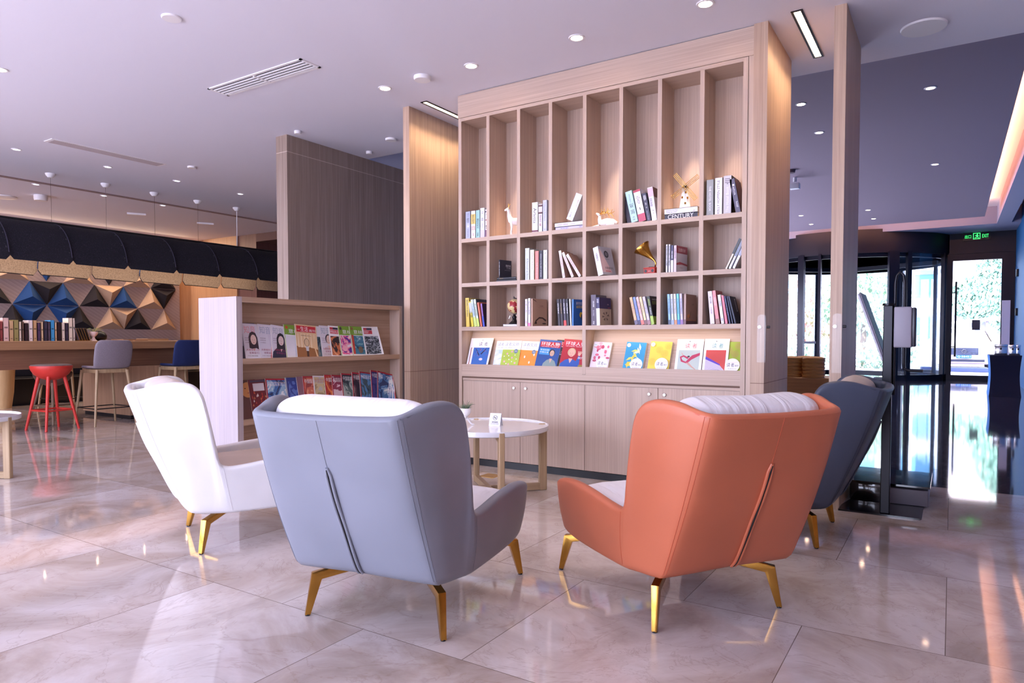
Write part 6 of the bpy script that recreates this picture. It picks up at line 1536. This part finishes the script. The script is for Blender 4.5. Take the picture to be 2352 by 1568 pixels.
foliage('shrub', 'round shrub seen through the curved right glass of the revolving door', 'shrub', (-1.9, 31.2, .8), (.9, .7, .9), 1200, GRN, .12, 6)
def building(label, x0, x1, y, h, wall, glass, floors, cols, band=None):
    t = thing('building', label, 'building', ((x0+x1)/2, y, 0), 0, 'buildings across the road')
    w_ = x1-x0; MB().box(-w_/2, w_/2, 0, 8, -.01, h, wall).build('walls', t)
    fh = h/floors
    for f_ in range(floors):
        if band: MB().box(-w_/2-.1, w_/2+.1, -.4, 0, f_*fh, f_*fh+fh*.28, band).build('balcony_band', t)
        for c_ in range(cols):
            a = -w_/2+w_*(c_+.12)/cols; b = -w_/2+w_*(c_+.88)/cols
            MB().box(a, b, -.06, 0, f_*fh+fh*.36, f_*fh+fh*.90, glass).build('window', t)
    MB().box(-w_/2-.2, w_/2+.2, -.3, 8.2, h, h+.4, wall).build('roof_edge', t)
    return t
building('pale office block with light blue window bands behind the trees', -16, -.6, 52, 22, mat((206, 214, 226), .8), mat((90, 150, 190), .3), 8, 9, mat((226, 230, 238), .8))
building('beige brick house partly covered in ivy behind the car', -.3, 9, 40, 15, mat((214, 196, 190), .9), mat((150, 150, 170), .3), 5, 5)
t = foliage('ivy', 'dense green ivy climbing the beige house wall', 'ivy', (2.25, 39.4, 3.9), (1.35, .25, 2.7), 3600, [(140, 176, 156), (112, 150, 134), (170, 200, 180)], .22, 7, box=False)
foliage('ivy', 'lower ivy spreading left on the beige house wall', 'ivy', (1.0, 39.4, 3.0), (1.2, .25, 1.1), 1600, [(140, 176, 156), (112, 150, 134), (170, 200, 180)], .22, 8)
t = thing('canopy_roof', 'white low canopy roof behind the parked car', 'canopy', (2.0, 34, 0))
o = MB(); o.add([(-2.6, 0, 1.75), (2.6, 0, 2.35), (2.6, 3, 2.35), (-2.6, 3, 1.75), (-2.6, 0, 1.65), (2.6, 0, 2.25), (2.6, 3, 2.25), (-2.6, 3, 1.65)], [(0, 1, 2, 3), (4, 7, 6, 5), (0, 4, 5, 1), (1, 5, 6, 2), (2, 6, 7, 3), (3, 7, 4, 0)], M_WHITE); o.build('roof', t)
for x in (-2.4, -.8, .8, 2.4): MB().box(x-.05, x+.05, .1, .2, -.01, 1.9+.1*x, mat((90, 84, 96), .6)).build('post', t)
# parked car, front towards us
car = thing('car', 'pale rose-white parked car facing the glass door', 'car', (.36, 28.6, 0))
MCAR = mat((226, 206, 206), .25, .2, coat=.6); MCG = mat((40, 44, 60), .1, coat=.5); o = MB()
sec = [  # y, half width low, half width belt, z low, z belt, z top, half width top
 (0.00, .62, .70, .28, .62, .70, .55), (.10, .80, .84, .22, .66, .80, .70), (.45, .90, .90, .20, .78, .90, .76), (1.15, .92, .91, .20, .88, .99, .78), (1.35, .92, .91, .20, .92, 1.03, .76), (2.05, .92, .91, .20, .94, 1.46, .60), (2.7, .92, .90, .20, .95, 1.49, .60), (3.5, .92, .90, .22, .96, 1.42, .58), (4.2, .90, .88, .25, .96, 1.12, .66), (4.6, .82, .80, .35, .9, 1.0, .62)]
vs = []; fs = []
for y, a, b, z0, z1, z2, c_ in sec: vs += [(-a, y, z0), (-b, y, z1), (-c_, y, z2), (-c_*.5, y, z2+.03), (c_*.5, y, z2+.03), (c_, y, z2), (b, y, z1), (a, y, z0)]
for i in range(len(sec)-1):
    for j in range(8): fs.append((i*8+j, i*8+(j+1) % 8, i*8+8+(j+1) % 8, i*8+8+j))
fs += [tuple(range(7, -1, -1)), tuple((len(sec)-1)*8+j for j in range(8))]
o.add(vs, fs, MCAR, True); o.build('body', car)
o = MB(); o.add([(-.70, 1.33, 1.045), (.70, 1.33, 1.045), (.56, 2.03, 1.475), (-.56, 2.03, 1.475)], [(0, 1, 2, 3)], MCG); o.build('windscreen', car)
for s_ in (-1, 1):
    o = MB(); o.add([(s_*.86, 1.5, .99), (s_*.84, 3.9, 1.0), (s_*.66, 3.5, 1.38), (s_*.655, 2.1, 1.40)], [(0, 1, 2, 3)], MCG); o.build('side_window', car)
    MB().box(s_*.92 if s_ > 0 else -1.10, 1.10 if s_ > 0 else -.92, 1.45, 1.6, .95, 1.10, MCAR, bev=.03).build('mirror', car)
    h_ = MB().box(min(s_*.48, s_*.82), max(s_*.48, s_*.82), -.02, .16, .60, .76, mat((236, 240, 250), .1, coat=.8), bev=.03).build('headlight', car)
    MB().lathe([(.07, 0), (.07, .02), (.0001, .02)], mat((220, 220, 230), .1), 20, M=Matrix.Translation((s_*.66, .04, .40)) @ Matrix.Rotation(R(90), 4, 'X')).build('fog_lamp', car)
    for y in (.85, 3.75):
        wl = MB().lathe([(.0001, -.11), (.20, -.11), (.32, -.10), (.335, 0), (.32, .10), (.20, .11), (.0001, .11)], mat((24, 24, 30), .8), 28, M=Matrix.Translation((s_*.82, y, .325)) @ Matrix.Rotation(R(90), 4, 'Y')).build('wheel', car)
        MB().lathe([(.0001, .115), (.2, .115)], M_CHROME, 20, M=Matrix.Translation((s_*.82, y, .325)) @ Matrix.Rotation(R(90*s_), 4, 'Y')).build('hubcap', wl)
o = MB(); o.box(-.42, .42, -.05, .02, .54, .78, mat((50, 54, 74), .3), bev=.01)
for k in range(6): o.box(-.40, .40, -.056, -.05, .56+k*.036, .567+k*.036, mat((130, 134, 160), .3))
o.add([(-.40, -.062, .77), (-.36, -.062, .77), (.40, -.062, .56), (.36, -.062, .56)], [(0, 1, 2, 3)], M_CHROME)
for k in range(20):
    a, b = 2*pi*k/20, 2*pi*(k+1)/20
    o.add([(.075*cos(a), -.07, .665+.075*sin(a)), (.075*cos(b), -.07, .665+.075*sin(b)), (.05*cos(b), -.07, .665+.05*sin(b)), (.05*cos(a), -.07, .665+.05*sin(a))], [(0, 1, 2, 3)], M_CHROME)
o.build('grille', car)
o = MB().box(-.6, .6, -.06, .04, .30, .38, mat((50, 50, 66), .5), bev=.01).build('bumper_intake', car)
pl_ = MB().box(-.22, .22, -.075, -.062, .42, .53, mat((40, 110, 200), .4)).build('licence_plate', car)
P = Print(); P.text('Q·58451', .03, .41, .02, .09, (236, 240, 250)); P.build(pl_, (-.22, -.0755, .42), name='plate_number')
t = thing('parking_kerb', 'low dark kerb bar on the ground in front of the car', 'kerb', (.3, 27.4, 0)); MB().box(-1.2, .9, -.1, .1, -.01, .14, mat((80, 90, 130), .7), bev=.02).build('bar', t)
